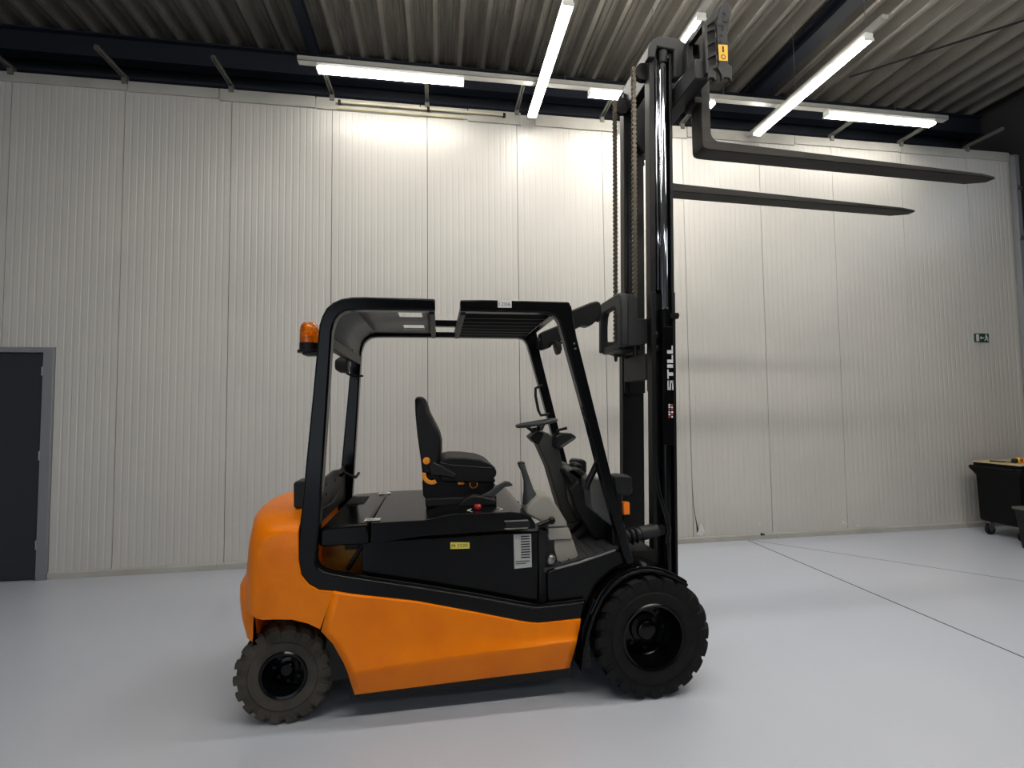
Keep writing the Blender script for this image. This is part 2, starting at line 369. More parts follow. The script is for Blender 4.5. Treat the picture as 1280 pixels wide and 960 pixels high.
# conduit and panel ties along the wall top
pc = MB(); pc.tube([(-1.12, 5.5, 5.095), (.80, 5.5, 5.095)], .012, 8)
pipe = thing('conduit', (-.16, 5.5, 5.095), 'thin ivory conduit clipped along the wall top beside the left strip light', 'conduit')
pc.build('pipe', 'pipe_ivory', pipe)
for x in (-1.08, -.10, .78): box('pipe_clip', (x-.015, x+.015, 5.482, WY-.025, 5.078, 5.112), 'black_satin', pipe)
tie_names = {-1: 'leftmost', 0: 'second from the left', 1: 'third from the left', 2: 'fourth from the left, under the left strip light', 3: 'fifth from the left', 4: 'left of the lift mast'}
for k in range(-1, 11):
    x = S0+PW*k
    if x > 7.9: continue
    lab = {-1: 'steel tie bracket at wall top, at the left photo edge', 0: 'steel tie bracket at wall top, second panel joint from the left edge', 1: 'steel tie bracket at wall top, third panel joint from the left edge',
           2: 'steel tie bracket at wall top by the left end of the strip light rail', 3: 'steel tie bracket under the left strip light, middle of its length', 4: 'steel tie bracket just left of the long crosswise strip light',
           5: 'steel tie bracket at wall top just left of the mast chains', 6: 'steel tie bracket behind the lift mast', 7: 'steel tie bracket left of the right crosswise strip light', 8: 'steel tie bracket under the left end of the right strip light',
           9: 'steel tie bracket under the middle of the right strip light', 10: 'steel tie bracket nearest the right corner post'}[k]
    t = MB(); t.box(x-.02, x+.02, 5.10, WY+.02, 5.215, 5.222); t.box(x-.02, x-.015, 5.10, WY+.02, 5.185, 5.222); t.box(x+.015, x+.02, 5.10, WY+.02, 5.185, 5.222)
    t.box(x-.025, x+.025, WY-.035, WY+.02, WZ-.02, 5.19)
    tag(t.build('tie_bracket', 'bracket_grey', smooth=0), lab, 'bracket', 'tie brackets along the wall top')

# strip lights
def strip_light(cx, cy, z, length, along, label, strength='tube', parent_group='ceiling strip lights'):
    r = thing('strip_light', (cx, cy, z), label, 'light', parent_group)
    hl = length/2
    def bx(l0, l1, w0, w1, z0, z1):
        return (cx+l0, cx+l1, cy+w0, cy+w1, z0, z1) if along == 'x' else (cx+w0, cx+w1, cy+l0, cy+l1, z0, z1)
    MB().box(*bx(-hl, hl, -.042, .042, z+.0265, z+.075)).build('housing', 'lamp_white', r, .003)
    prof = [(-.050, z+.026), (-.050, z+.014), (-.040, z+.004), (0, z), (.040, z+.004), (.050, z+.014), (.050, z+.026)]
    d_ = MB()
    if along == 'x': d_.prism([(cy+u, w) for u, w in prof], cx-hl+.012, cx+hl-.012, 'x')
    else: d_.prism([(cx+u, w) for u, w in prof], cy-hl+.012, cy+hl-.012, 'y')
    d_.build('diffuser', strength, r, smooth=40)
    for s in (-1, 1):
        a, b_ = (s*hl-.011, s*hl) if s > 0 else (s*hl, s*hl+.011)
        MB().box(*bx(a, b_, -.050, .050, z, z+.026)).build('end_cap', 'lamp_white', r)
    return r
RZ = 5.115
for rail_y, sfx in ((5.05, 'under the roof in front of the panel wall'), (0.52, 'under the roof above the camera'), (2.55, 'under the roof above the forklift, added to carry the extra lights')):  # the rail over the forklift is added along with its lights
    rr = thing('light_rail', (2.42, rail_y, RZ+.08), 'long metal light rail '+sfx, 'light rail')
    b = MB(); x0, x1 = (-1.40, 6.32) if rail_y > 3 else (-3.4, 6.0); zz = RZ+.078
    b.box(x0, x1, rail_y-.04, rail_y+.04, zz, zz+.004); b.box(x0, x1, rail_y-.04, rail_y-.036, zz, zz+.05); b.box(x0, x1, rail_y+.036, rail_y+.04, zz, zz+.05)
    b.build('channel', 'rail_metal', rr, smooth=0)
    for x in (-.9, 1.4, 3.3, 5.6): MB().tube([(x, rail_y, zz+.01), (x, rail_y, DECKZ+.01)], .004, 6).build('hanger_rod', 'steel', rr)
row = [(-.465, 'left'), (2.42, 'middle'), (5.38, 'right')]
for x, n in row:
    strip_light(x, 5.05, RZ, 1.5, 'x', {'left': 'bright strip light along the wall, leftmost in the photo', 'middle': 'bright strip light along the wall, mostly hidden behind the lift mast', 'right': 'bright strip light along the wall, right of the forks'}[n])
for x, n in ((-1.02, 'leftmost'), (.5, 'second'), (2.02, 'third'), (3.54, 'fourth'), (5.06, 'rightmost')):
    for y_, rn in ((.45, 'front'), (.60, 'added rear')):  # one row inferred from the fork shadows, the second added for brightness
        strip_light(x, y_, RZ, 1.5, 'x', 'bright strip light above the camera, %s of the %s row' % (n, rn))
for x, n in ((-2.54, 'leftmost'), (-1.02, 'second'), (.5, 'third'), (2.02, 'fourth'), (3.54, 'fifth'), (5.06, 'rightmost')):  # unseen row, added overhead to brighten the wall and truck top
    strip_light(x, 2.55, RZ, 1.5, 'x', 'added unseen strip light above the forklift roof, %s of the row' % n)
for x, n in ((1.4, 'left'), (3.2, 'middle'), (5.0, 'right')):  # unseen row, added for more light from the camera side
    strip_light(x, -3.8, RZ, 1.5, 'x', 'added strip light in the unseen row behind the camera, %s one' % n)
for x, n in ((1.085, 'left'), (2.28, 'middle'), (3.94, 'right')):
    strip_light(x, 4.565, 5.0, 1.6, 'y', {'left': 'crosswise strip light running toward the viewer, left of the mast', 'middle': 'crosswise strip light glimpsed between mast and fork carriage', 'right': 'crosswise strip light above the raised forks'}[n])
    hb = thing('light_rail', (x, 4.6, 5.077), {'left': 'short metal rail carrying the crosswise light left of the mast', 'middle': 'short metal rail carrying the crosswise light behind the carriage', 'right': 'short metal rail carrying the crosswise light above the forks'}[n], 'light rail')
    MB().box(x-.03, x+.03, 3.6, WY-.03, 5.076, 5.11).build('channel', 'rail_metal', hb, smooth=0)
    for yy in (3.8, 4.7): MB().tube([(x, yy, 5.105), (x, yy, DECKZ+.01)], .004, 6).build('hanger_rod', 'steel', hb)

# ------------------------------------------------------------------ forklift
YC = 3.265
def mir(y): return 2*YC - y
FL = thing('forklift', (0.2, YC, 0), 'orange and black electric forklift with its mast raised and long forks', 'forklift')
NEAR = lambda y: y
def sides(): return ((1, lambda y: y), (-1, mir))

# --- wheels
def wheel(cx, cz, y_out, R, width, r_rim, lugs, rub, worn, name):
    for s, fy in sides():
        yo = fy(y_out); q = s                     # q: direction from outer face inward
        rim = MB(); dish = width*.58
        rim.lathe([(r_rim+.012, 0.018*q), (r_rim, .006*q), (r_rim-.012, .010*q), (r_rim-.018, dish*.4*q), (r_rim-.026, dish*.9*q), (r_rim*.78, dish*q), (r_rim*.50, dish*.97*q), (r_rim*.47, dish*.80*q), (r_rim*.33, dish*.76*q), (r_rim*.31, dish*.60*q), (r_rim*.24, dish*.55*q), (0, dish*.55*q)], (cx, yo, cz), 'y', 40, cap0=False)
        rim.lathe([(r_rim+.012, .018*q), (r_rim+.002, width*.5*q), (r_rim+.012, (width-.018)*q), (r_rim-.02, (width-.01)*q), (0, (width-.012)*q)], (cx, yo, cz), 'y', 40, cap0=False)
        wo = rim.build(name, 'black_gloss', FL, smooth=35)
        bolt0 = None
        for k in range(8):
            a = 2*PI*k/8
            p = (cx+r_rim*.64*math.cos(a), yo+(dish-.016)*q, cz+r_rim*.64*math.sin(a))
            MB().lathe([(0, 0), (.011, 0), (.011, .016*q), (0, .016*q)], p, 'y', 6).build('wheel_bolt', 'black_satin', wo, smooth=0)
        t = MB(); g = .014 if not worn else .012
        Rb = R-g
        prof = [(r_rim+.006, .012*q), (r_rim+.03, .004*q), (r_rim+(Rb-r_rim)*.45, .0), (r_rim+(Rb-r_rim)*.50, .006*q), (Rb-.045, .004*q), (Rb-.012, .014*q), (Rb, .035*q), (Rb+.004, width*.5*q), (Rb, (width-.035)*q), (Rb-.012, (width-.014)*q), (Rb-.05, (width-.002)*q), (r_rim+.03, (width-.004)*q), (r_rim+.006, (width-.02)*q)]
        t.lathe(prof, (cx, yo, cz), 'y', 64, closed=True)
        da = 2*PI/lugs
        for k in range(lugs):
            for half in (0, 1):
                a0 = k*da + (da*.5 if half else 0)
                ws = []
                wa = da*.66
                # outer shoulder to tyre centre, slanting round the tread
                if not half: ys = [(0.003, -0.036), (.006, -.014), (.024, 0.0), (width*.55, 0.0)]
                else: ys = [(width-.003, -0.036), (width-.006, -.014), (width-.024, 0.0), (width*.45, 0.0)]
                tw = [0, 0, 0.05, da*.55]
                rings = []
                for (yy, dr), sh in zip(ys, tw):
                    ro = R+dr; ri = Rb-.03+min(dr, 0)*.8
                    rr_ = []
                    for aa, ra in ((a0-wa*.5, ri), (a0-wa*.42, ro), (a0, ro+.002), (a0+wa*.42, ro), (a0+wa*.5, ri)):
                        an = aa+sh
                        rr_.append((cx+ra*math.cos(an), yo+yy*q, cz+ra*math.sin(an)))
                    rings.append(rr_)
                t.loft(rings)
        t.build('tyre', rub, wo, smooth=28)
wheel(1.205, .340, 2.66, .342, .27, .182, 20, 'rubber_black', False, 'front_wheel')
wheel(-.815, .250, 2.78, .252, .21, .118, 18, 'rubber_worn', True, 'rear_wheel')
ax = MB(); ax.tube([(1.205, 2.9, .34), (1.205, mir(2.9), .34)], .09, 16); ax.build('front_axle', 'black_satin', FL)
ax = MB(); ax.tube([(-.815, 2.96, .25), (-.815, mir(2.96), .25)], .05, 12); ax.box(-.93, -.70, 3.05, mir(3.05), .2, .42); ax.build('rear_axle', 'black_satin', FL)

# --- counterweight, lofted across the truck
def mirror_stations(st): return st + [(mir(a),)+tuple(r) for a, *r in reversed(st) if abs(mir(a)-a) > 1e-4]
st = [(2.705, -.925, 1.012), (2.712, -.950, 1.026), (2.735, -.972, 1.046), (2.775, -.998, 1.070), (2.83, -1.020, 1.092), (2.92, -1.045, 1.110), (3.05, -1.070, 1.120), (YC, -1.085, 1.124)]
rings = []
for y, xr, zt in mirror_stations(st):
    r = [(-.726, zt), (-.724, .875), (-.712, .792), (-.672, .741), (-.624, .709), (-.548, .696), (-.612, .513), (-.67, .546), (-.748, .572), (-.845, .580), (-.90, .582),
         (xr+.03, .585), (xr+.004, .61), (xr, .68), (xr+.002, .80), (xr+.012, .93), (xr+.03, zt-.055), (xr+.06, zt-.022), (xr+.12, zt-.004), (-.80, zt)]
    rings.append([(a, y, b) for a, b in r])
MB().loft(rings).build('counterweight', 'orange_cast', FL, smooth=32)
st = [(2.79, -1.000), (2.80, -1.022), (2.83, -1.045), (2.90, -1.075), (3.0, -1.098), (YC, -1.112)]
rings = []
for y, xr in mirror_stations(st):
    r = [(-.965, .60), (-.955, .50), (-.955, .432), (-.968, .42), (xr+.06, .425), (xr+.035, .445), (xr+.01, .54), (xr, .62), (xr, .70), (xr+.018, .735), (xr+.04, .75)]
    rings.append([(a, y, b) for a, b in r])
MB().loft(rings).build('rear_bumper', 'orange_cast', FL, smooth=32)
box('tow_bolt', (-1.13, -1.08, YC-.03, YC+.03, .74, .84), 'black_satin', FL, .006)

# --- orange side skirts
top_l = [(-.548, .696), (-.451, .673), (-.121, .613), (.221, .525), (.418, .472), (.50, .452), (.539, .446), (.60, .446), (.791, .452)]
cre_l = [(-.465, .285), (-.121, .313), (.217, .333), (.547, .342), (.756, .352)]
bot_l = [(-.441, .154), (.218, .174), (.726, .187)]
lev = [('t', -.548, .791, 1.0, 2.722), ('f', -.556, .790, .985, 2.713), ('f', -.606, .778, .533, 2.708), ('f', -.546, .772, .365, 2.706), ('f', -.492, .764, .136, 2.697), ('f', -.470, .758, .03, 2.687), ('c', -.465, .756, 0, 2.686), ('d', -.462, .752, .12, 2.690), ('b', -.441, .726, 0, 2.738), ('b', -.440, .724, 0, 2.775)]
for s, fy in sides():
    rows = []
    for kind, xl, xr, fr, y in lev:
        row_ = []
        for i in range(29):
            u = i/28.0; x = xl+(xr-xl)*u; X = -.5+(1.27)*u
            zt = interp(top_l, -.548+(.791+.548)*u); zc = interp(cre_l, -.465+(.756+.465)*u); zb = interp(bot_l, -.441+(.726+.441)*u)
            z = {'t': zt, 'f': zc+(zt-zc)*fr, 'c': zc, 'd': zc-(zc-zb)*fr, 'b': zb}[kind]
            row_.append((x, fy(y), z))
        rows.append(row_)
    MB().grid(rows).build('side_skirt', 'orange_paint', FL, smooth=24, solid=.012)
# --- dark chassis under and inside
c = MB(); c.box(-.60, 1.02, 2.80, mir(2.80), .20, .50); c.box(-.46, .74, 2.765, mir(2.765), .115, .21); c.prism([(-.55, .5), (-.55, .69), (.4, .5)], 2.80, mir(2.80)); c.box(.85, 1.345, 2.94, mir(2.94), .22, .745)
c.build('chassis', 'black_matte', FL, smooth=0)
box('battery', (-.655, .54, 2.92, mir(2.92), .45, .905), 'ochre', FL, .01)

# --- overhead guard: lower band, rear posts and roof rails on both sides
outer = [(-.015, 2.266), (-.40, 2.268), (-.466, 2.265), (-.52, 2.254), (-.565, 2.232), (-.598, 2.20), (-.620, 2.155), (-.634, 2.107), (-.666, 1.704), (-.688, 1.448), (-.714, 1.133), (-.728, .985), (-.731, .869), (-.722, .81), (-.70, .762), (-.668, .728), (-.62, .702), (-.548, .690), (-.122, .607), (.222, .519), (.44, .462), (.505, .446), (.543, .441), (.60, .441), (.797, .448)]
inner = [(-.015, 2.198), (-.40, 2.196), (-.466, 2.194), (-.50, 2.187), (-.527, 2.170), (-.548, 2.145), (-.560, 2.110), (-.568, 2.073), (-.588, 1.704), (-.606, 1.383), (-.620, 1.129), (-.630, .985), (-.642, .880), (-.638, .845), (-.625, .818), (-.600, .800), (-.560, .787), (-.394, .749), (-.08, .683), (.223, .613), (.45, .556), (.515, .541), (.55, .536), (.62, .537), (.822, .546)]
for s, fy in sides():
    MB().prism(outer + inner[::-1], fy(2.722), fy(2.80)).build('guard_frame', 'black_gloss', FL, .010, smooth=40)
    # raised bead following the inside of the window opening
    bead = [(x, fy(2.735), z+.004) for x, z in inner[13:]]
    MB().tube(bead, .010, 8).build('bead', 'black_gloss', FL)
    fp = [(.124, 2.262), (.247, 2.266), (.757, 2.265), (.772, 2.235), (.800, 2.058), (.988, 1.27), (1.122, .735), (1.07, .735), (.924, 1.272), (.862, 1.528), (.72, 2.06), (.694, 2.15), (.67, 2.186), (.62, 2.198), (.124, 2.198)]
    MB().prism(fp, fy(2.722), fy(2.795)).build('front_post', 'black_gloss', FL, .008, smooth=40)
    for z in (2.02, 1.99): MB().lathe([(0, -.004*s), (.006, -.004*s), (.006, .01*s)], (.775+.24*(2.05-z), fy(2.722), z), 'y', 8).build('bolt', 'steel', FL)
fr = MB(); fr.box(-.03, .14, mir(2.795), mir(2.735), 2.198, 2.238); fr.box(-.06, .17, mir(2.795), mir(2.735), 2.282, 2.330)
fr.box(-.06, -.02, mir(2.795), mir(2.735), 2.25, 2.29); fr.box(.13, .17, mir(2.795), mir(2.735), 2.25, 2.29)
fr.build('bridge_rail', 'black_gloss', FL, .004)
# cross members and roof
for a, b in ((-.05, -.018), (.128, .158)):
    box('cross_member', (a, b, 2.79, mir(2.79), 2.188, 2.252), 'mast_grey', FL, .004)
box('cross_member', (.66, .71, 2.79, mir(2.79), 2.195, 2.255), 'black_gloss', FL, .004)
sh = MB()
xs = [-.05, -.095, -.236, -.40, -.466]; ysh = [2.79, 2.91, 3.085, 3.355, 3.55, mir(2.79)]
for i in range(4):
    for j in range(5):
        if i == 1 and j in (1, 3): continue
        sh.add([(xs[i], ysh[j], 2.226), (xs[i+1], ysh[j], 2.226), (xs[i+1], ysh[j+1], 2.226), (xs[i], ysh[j+1], 2.226)], [(0, 1, 2, 3)])
bend = [(-.466, 2.226), (-.505, 2.212), (-.54, 2.188), (-.566, 2.150), (-.580, 2.10), (-.584, 2.04)]
sh.grid([[(x, ysh[0], z) for x, z in bend], [(x, ysh[-1], z) for x, z in bend]])
roof = sh.build('roof_sheet', 'roof_grey', FL, smooth=30, solid=.006)
gr = box('roof_grille', (.158, .66, 2.79, 2.80, 2.2, 2.25), 'black_gloss', FL, .002)
for k in range(7):
    y = 2.875+.13*k
    MB().prism([(y, 2.248), (y+.012, 2.248), (y+.085, 2.20), (y+.073, 2.20)], .160, .66, 'x').build('slat', 'black_satin', gr, smooth=0)
box('rear_header', (-.612, -.572, 2.795, mir(2.795), 1.985, 2.05), 'black_satin', FL, .004)
# fleet number tag on the roof rail
tg = box('number_tag', (.337, .417, 2.718, 2.7225, 2.222, 2.263), 'label_white', FL, .001)
text('number', '1206', (.343, 2.7172, 2.231), (1, 0, 0), (0, 0, 1), .066, .022, 'print_grey', tg)

# --- hood, rear cover and side doors
def hood(x0, x1, tops, bots, name):
    tp = [(x, interp(tops, x)) for x in sorted(set([x0, x1]+[t[0] for t in tops if x0 < t[0] < x1]))]
    bt = [(x, interp(bots, x)) for x in sorted(set([x0, x1]+[t[0] for t in bots if x0 < t[0] < x1]))]
    return MB().prism(tp + bt[::-1], 2.752, mir(2.752)).build(name, 'black_gloss', FL, .018, smooth=40, seg=3)
tops = [(-.632, 1.012), (-.60, 1.026), (-.36, 1.036), (-.08, 1.038), (.03, 1.056), (.09, 1.064), (.41, 1.062), (.475, 1.052), (.52, 1.028), (.545, .990)]
bots = [(-.632, .918), (-.40, .920), (-.08, .952), (.23, .958), (.545, .962)]
rc = hood(-.632, -.372, tops, bots, 'rear_cover')
hd = hood(-.364, .545, tops, bots, 'hood')
for k in range(9):
    x = -.60+.013*k
    box('vent_slot', (x, x+.005, 3.35, 3.62, 1.022+.0004*k, 1.036), 'print_black', rc)
for nm, x, y in (('near', -.405, 2.785), ('far', -.43, 3.64)):
    l = MB().add([(x, y, 1.0405), (x+.085, y, 1.0405), (x+.085, y+.065, 1.0405), (x, y+.065, 1.0405)], [(0, 1, 2, 3)]).build('hood_label', 'label_white', hd if x > -.36 else rc, smooth=0, label='small white label on the black cover')
    for k in range(3): MB().add([(x+.01, y+.012+.016*k, 1.0410), (x+.07-.012*k, y+.012+.016*k, 1.0410), (x+.07-.012*k, y+.018+.016*k, 1.0410), (x+.01, y+.018+.016*k, 1.0410)], [(0, 1, 2, 3)]).build('print_line', 'print_grey', l, smooth=0)
for s, fy in sides():
    sd = MB().prism([(-.415, .93), (-.415, .80), (-.408, .765), (-.385, .748), (.53, .53), (.557, .53), (.566, .94)], fy(2.775), fy(2.80)).build('side_door', 'black_gloss', FL, .006)
    MB().prism([(.572, .52), (.572, .95), (.612, .93), (.612, .52)], fy(2.80), fy(2.82)).build('door_pillar', 'black_matte', FL)
    if s > 0:
        nl = MB().prism([(.064, .868), (.171, .865), (.171, .899), (.064, .905)], 2.7725, 2.776).build('number_label', 'label_yellow', sd, smooth=0, label='yellow fleet number label')
        text('number', 'M 5520', (.072, 2.7720, .8755), (1, 0, -.02), (0, 0, 1), .088, .018, 'print_black', sd)
        bl = MB().prism([(.424, .738), (.525, .742), (.523, .928), (.421, .930)], 2.7725, 2.776).build('rating_plate', 'label_grey', sd, smooth=0, label='pale grey capacity rating plate')
        for k in range(9): MB().box(.463, .515, 2.7717, 2.7727, .913-.0147*k, .920-.0147*k).build('print_bar', 'print_black', sd, smooth=0)
        for k in range(2): MB().box(.432, .512-.02*k, 2.7717, 2.7727, .774-.012*k, .781-.012*k).build('print_bar', 'print_grey', sd, smooth=0)
        box('latch_recess', (.372, .512, 2.742, 2.756, .972, 1.010), 'black_matte', hd, .003)
        for z in (.968, 1.010): box('latch_trim', (.366, .500, 2.738, 2.754, z, z+.006), 'steel', hd, .001)
# gas strut in the opening behind the side door
MB().tube([(-.50, 2.85, .765), (-.40, 2.85, .93)], [.014, .012], 10).build('gas_strut', 'black_satin', FL)
box('battery_connector', (-.52, -.40, 2.87, 2.92, .865, .92), 'black_matte', FL, .005)
# front side panel, step floor and wheel arch
for s, fy in sides():
    MB().prism([(.612, .50), (.612, .712), (.66, .727), (.80, .752), (1.02, .812), (1.06, .80), (1.09, .73), (1.0, .70), (.90, .62), (.845, .53), (.83, .50)], fy(2.755), fy(2.79)).build('front_side_panel', 'black_gloss', FL, .006)
    MB().tube([(.655, fy(2.76), .728), (.80, fy(2.76), .755), (1.02, fy(2.76), .815)], .006, 8).build('step_edge', 'steel', FL)
fl_ = MB().prism([(.60, .70), (.60, .722), (1.03, .812), (1.10, .81), (1.10, .70)], 2.79, mir(2.79)).build('cab_floor', 'mat_grey', FL, smooth=0)
for k in range(6): MB().tube([(.70+.055*k, 2.80, .747+.0115*k), (.70+.055*k, mir(2.80), .747+.0115*k)], .004, 6).build('floor_rib', 'mat_grey', fl_)
# front fenders
for s, fy in sides():
    fe = [(.775, .185), (.790, .30), (.815, .40), (.846, .483), (.904, .589), (.955, .641), (1.014, .683), (1.075, .709), (1.135, .721), (1.205, .719), (1.279, .700), (1.345, .672), (1.40, .640), (1.425, .622)]
    fe2 = [(x+(1.2-x)*.035, z-.016) for x, z in fe]
    MB().prism(fe + fe2[::-1], fy(2.672), fy(2.95)).build('fender', 'black_gloss', FL, .004, smooth=35)
    MB().tube([(x, fy(2.70), z+.004) for x, z in fe[3:]], .007, 8).build('fender_bead', 'black_gloss', FL)
    MB().prism([(.79, .18), (.80, .40), (.87, .55), (.90, .55), (.86, .42), (.845, .34), (.85, .18)], fy(2.72), fy(2.95)).build('wheel_arch', 'black_satin', FL, .004)

# --- seat
ST = (3.06, 3.48)
seat = MB().prism([(-.095, 1.115), (-.10, 1.20), (-.085, 1.25), (.02, 1.25), (.05, 1.20), (.34, 1.185), (.355, 1.165), (.34, 1.15), (.352, 1.135), (.335, 1.12), (.345, 1.085), (-.06, 1.07)], 3.075, 3.465).build('seat', 'black_satin', FL, .008)
def taper(p):
    t = max(0.0, min(1.0, (p.z-1.42)/.32)); k = 1.0-.38*t*t
    return Vector((p.x, YC+(p.y-YC)*k, p.z))
bk = MB(taper)
outl = [(-.150, 1.722), (-.118, 1.735), (-.085, 1.722), (-.066, 1.68), (-.053, 1.631), (-.014, 1.556), (.012, 1.50), (.025, 1.45), (.024, 1.38), (.012, 1.32), (.0, 1.27), (-.02, 1.24), (-.098, 1.24), (-.108, 1.33), (-.131, 1.484), (-.145, 1.62)]
rr_ = []
for k in range(9):
    y = ST[0]+(ST[1]-ST[0])*k/8; q = 1 - .10*(2*abs(k/8-.5))**4
    rr_.append([(-.10+(x+.10)*q, y, 1.45+(z-1.45)*(1-.02*(2*abs(k/8-.5))**4)) for x, z in outl])
bk.loft(rr_); bk.build('backrest', 'vinyl', seat, .018, smooth=50, seg=3)
MB().prism([(.0, 1.325), (.03, 1.342), (.07, 1.349), (.16, 1.345), (.257, 1.331), (.32, 1.305), (.350, 1.278), (.362, 1.249), (.355, 1.225), (.34, 1.212), (.356, 1.198), (.345, 1.182), (.02, 1.20), (.0, 1.24)], 3.045, 3.495).build('cushion', 'vinyl', seat, .020, smooth=50, seg=3)
MB().tube([(.01, 3.047, 1.318), (.08, 3.047, 1.300), (.33, 3.047, 1.275)], .004, 6).build('piping', 'plastic_dark', seat)
MB().lathe([(0, -.012), (.018, -.012), (.022, -.006), (.022, .01)], (-.073, 3.05, 1.331), 'y', 18).build('adjuster_knob', 'orange_knob', seat)
arc = [(-.058+.05*math.cos(a), -.0, 1.246+.056*math.sin(a)) for a in [PI*(0.93+.09*i) for i in range(9)]]
MB().prism([(-.040+.060*math.cos(a), 1.250+.064*math.sin(a)) for a in [PI*(0.95+.08*i) for i in range(10)]] + [(-.040+.036*math.cos(a), 1.250+.040*math.sin(a)) for a in [PI*(0.95+.08*i) for i in reversed(range(10))]], 3.040, 3.062).build('recline_lever', 'orange_knob', seat, .003)
box('weight_knob', (.118, .158, 3.055, 3.08, 1.178, 1.203), 'orange_knob', seat, .004)
MB().lathe([(.024, -.010), (.027, -.004), (.027, .02), (.0, .02)], (.216, 3.062, 1.178), 'y', 20).build('dial_ring', 'amber_solid', seat)
MB().lathe([(0, -.016), (.019, -.016), (.021, -.008), (.021, .02)], (.216, 3.062, 1.178), 'y', 20).build('dial', 'black_satin', seat)
MB().prism([(-.06, 1.30), (-.03, 1.325), (.02, 1.30), (.11, 1.245), (.10, 1.215), (.03, 1.235), (-.05, 1.24)], 3.035, 3.06).build('seat_hinge_cover', 'plastic_dark', seat, .008)
box('seat_plinth', (-.08, .36, 3.06, 3.48, 1.045, 1.10), 'black_matte', FL, .01)
# armrest-side handbrake lever, red button, hood trim marks
lv = MB().prism([(.115, 1.060), (.13, 1.085), (.16, 1.108), (.205, 1.128), (.265, 1.118), (.345, 1.095), (.35, 1.062)], 2.955, 3.03).build('brake_lever', 'plastic_dark', FL, .008)
MB().prism([(.25, 1.115), (.31, 1.142), (.375, 1.185), (.405, 1.200), (.428, 1.197), (.452, 1.180), (.448, 1.172), (.40, 1.165), (.33, 1.110)], 2.975, 3.01).build('lever_handle', 'lever_grey', lv, .007)
MB().lathe([(0, .030), (.018, .030), (.022, .024), (.022, .012), (.014, .008), (.014, 0)], (.225, 2.86, 1.060), 'z', 16).build('emergency_button', 'red_plastic', FL)
for x, sgn in ((.185, -1), (.345, 1)):
    p = [(x, 2.79), (x+.025*sgn, 2.83), (x, 2.87), (x-.006*sgn, 2.87), (x+.018*sgn, 2.83), (x-.006*sgn, 2.79)]
    MB().prism(p, 1.0635, 1.0660, 'z').build('hood_mark', 'label_white', hd, smooth=0)
# beige console with joystick
con = MB().prism([(.500, 1.03), (.508, 1.075), (.535, 1.108), (.575, 1.132), (.612, 1.140), (.645, 1.128), (.675, 1.090), (.715, 1.026), (.742, .980), (.752, .952), (.64, .952), (.60, .98)], 2.80, 2.99).build('console', 'plastic_beige', FL, .016, smooth=45, seg=3)
MB().prism([(.635, .948), (.754, .948), (.772, .900), (.778, .875), (.635, .875), (.628, .90)], 2.81, 2.99).build('console_step', 'plastic_beige', con, .008)
MB().prism([(.655, .871), (.784, .871), (.806, .80), (.830, .727), (.70, .705), (.675, .79)], 2.825, 2.99).build('console_foot', 'plastic_beige', con, .006)
box('console_gap', (.612, .67, 2.815, 2.96, .70, .93), 'black_matte', FL, .004)
MB().ellipsoid((.645, 2.80, .765), .028, .02, .035).build('hinge_cap', 'steel', FL)
js = MB().tube([(.545, 2.89, 1.085), (.540, 2.89, 1.12), (.532, 2.89, 1.16), (.522, 2.89, 1.22), (.506, 2.89, 1.275), (.494, 2.89, 1.305), (.488, 2.89, 1.318)], [.052, .045, .030, .020, .017, .021, .020], 14).build('joystick', 'lever_grey', FL, smooth=50)
MB().ellipsoid((.490, 2.89, 1.318), .024, .020, .012).build('joystick_cap', 'plastic_dark', js)
lt = MB().tube([(.560, 2.765, .972), (.600, 2.765, .985), (.640, 2.765, 1.0)], [.020, .017, .016], 12).build('hood_latch', 'black_gloss', FL)
MB().ellipsoid((.643, 2.765, 1.0), .022, .022, .022).build('latch_ball', 'black_gloss', lt)
# steering column and wheel
colm = MB().prism([(.629, 1.461), (.640, 1.478), (.673, 1.500), (.735, 1.476), (.758, 1.45), (.808, 1.351), (.834, 1.216), (.860, 1.029), (.925, .880), (.835, .870), (.776, 1.059), (.724, 1.246)], 3.19, 3.34).build('steering_column', 'column_grey', FL, .012)
MB().prism([(.60, 1.452), (.66, 1.50), (.70, 1.485), (.665, 1.405), (.64, 1.41)], 3.185, 3.345).build('column_head', 'black_satin', colm, .008)
tilt = math.radians(8.5); ctr = Vector((.664, YC, 1.545)); e1 = Vector((math.cos(tilt), 0, math.sin(tilt))); e2 = Vector((0, 1, 0)); e3 = e1.cross(e2)
R_ = .135
ringp = [ctr+R_*(math.cos(a)*e1+math.sin(a)*e2) for a in [2*PI*i/36 for i in range(37)]]
sw = MB(); sw.tube(ringp, .0125, 10, caps=False); swo = sw.build('steering_wheel', 'lever_grey', FL, smooth=60)
for a in (0.6, 2.54, 4.71): MB().tube([ctr-.05*e3*(-1)*-1+Vector((0, 0, -.03)), ctr+R_*.55*(math.cos(a)*e1+math.sin(a)*e2)+Vector((0, 0, -.015)), ctr+R_*(math.cos(a)*e1+math.sin(a)*e2)], [.016, .012, .009], 8).build('spoke', 'plastic_dark', swo)
MB().tube([ctr+Vector((.0, 0, -.028)), ctr+Vector((.012, 0, -.10))], [.035, .026], 14).build('wheel_hub', 'plastic_dark', swo)
dp = MB().prism([(.750, 1.400), (.760, 1.380), (.785, 1.385), (.884, 1.448), (.882, 1.462), (.852, 1.482), (.79, 1.486), (.757, 1.46)], 3.06, 3.22).build('display_unit', 'plastic_dark', colm, .008)
MB().add([(.784, 3.0595, 1.392), (.874, 3.0595, 1.449), (.868, 3.0595, 1.458), (.776, 3.0595, 1.403)], [(0, 1, 2, 3)]).build('display_edge', 'plastic_grey', colm)
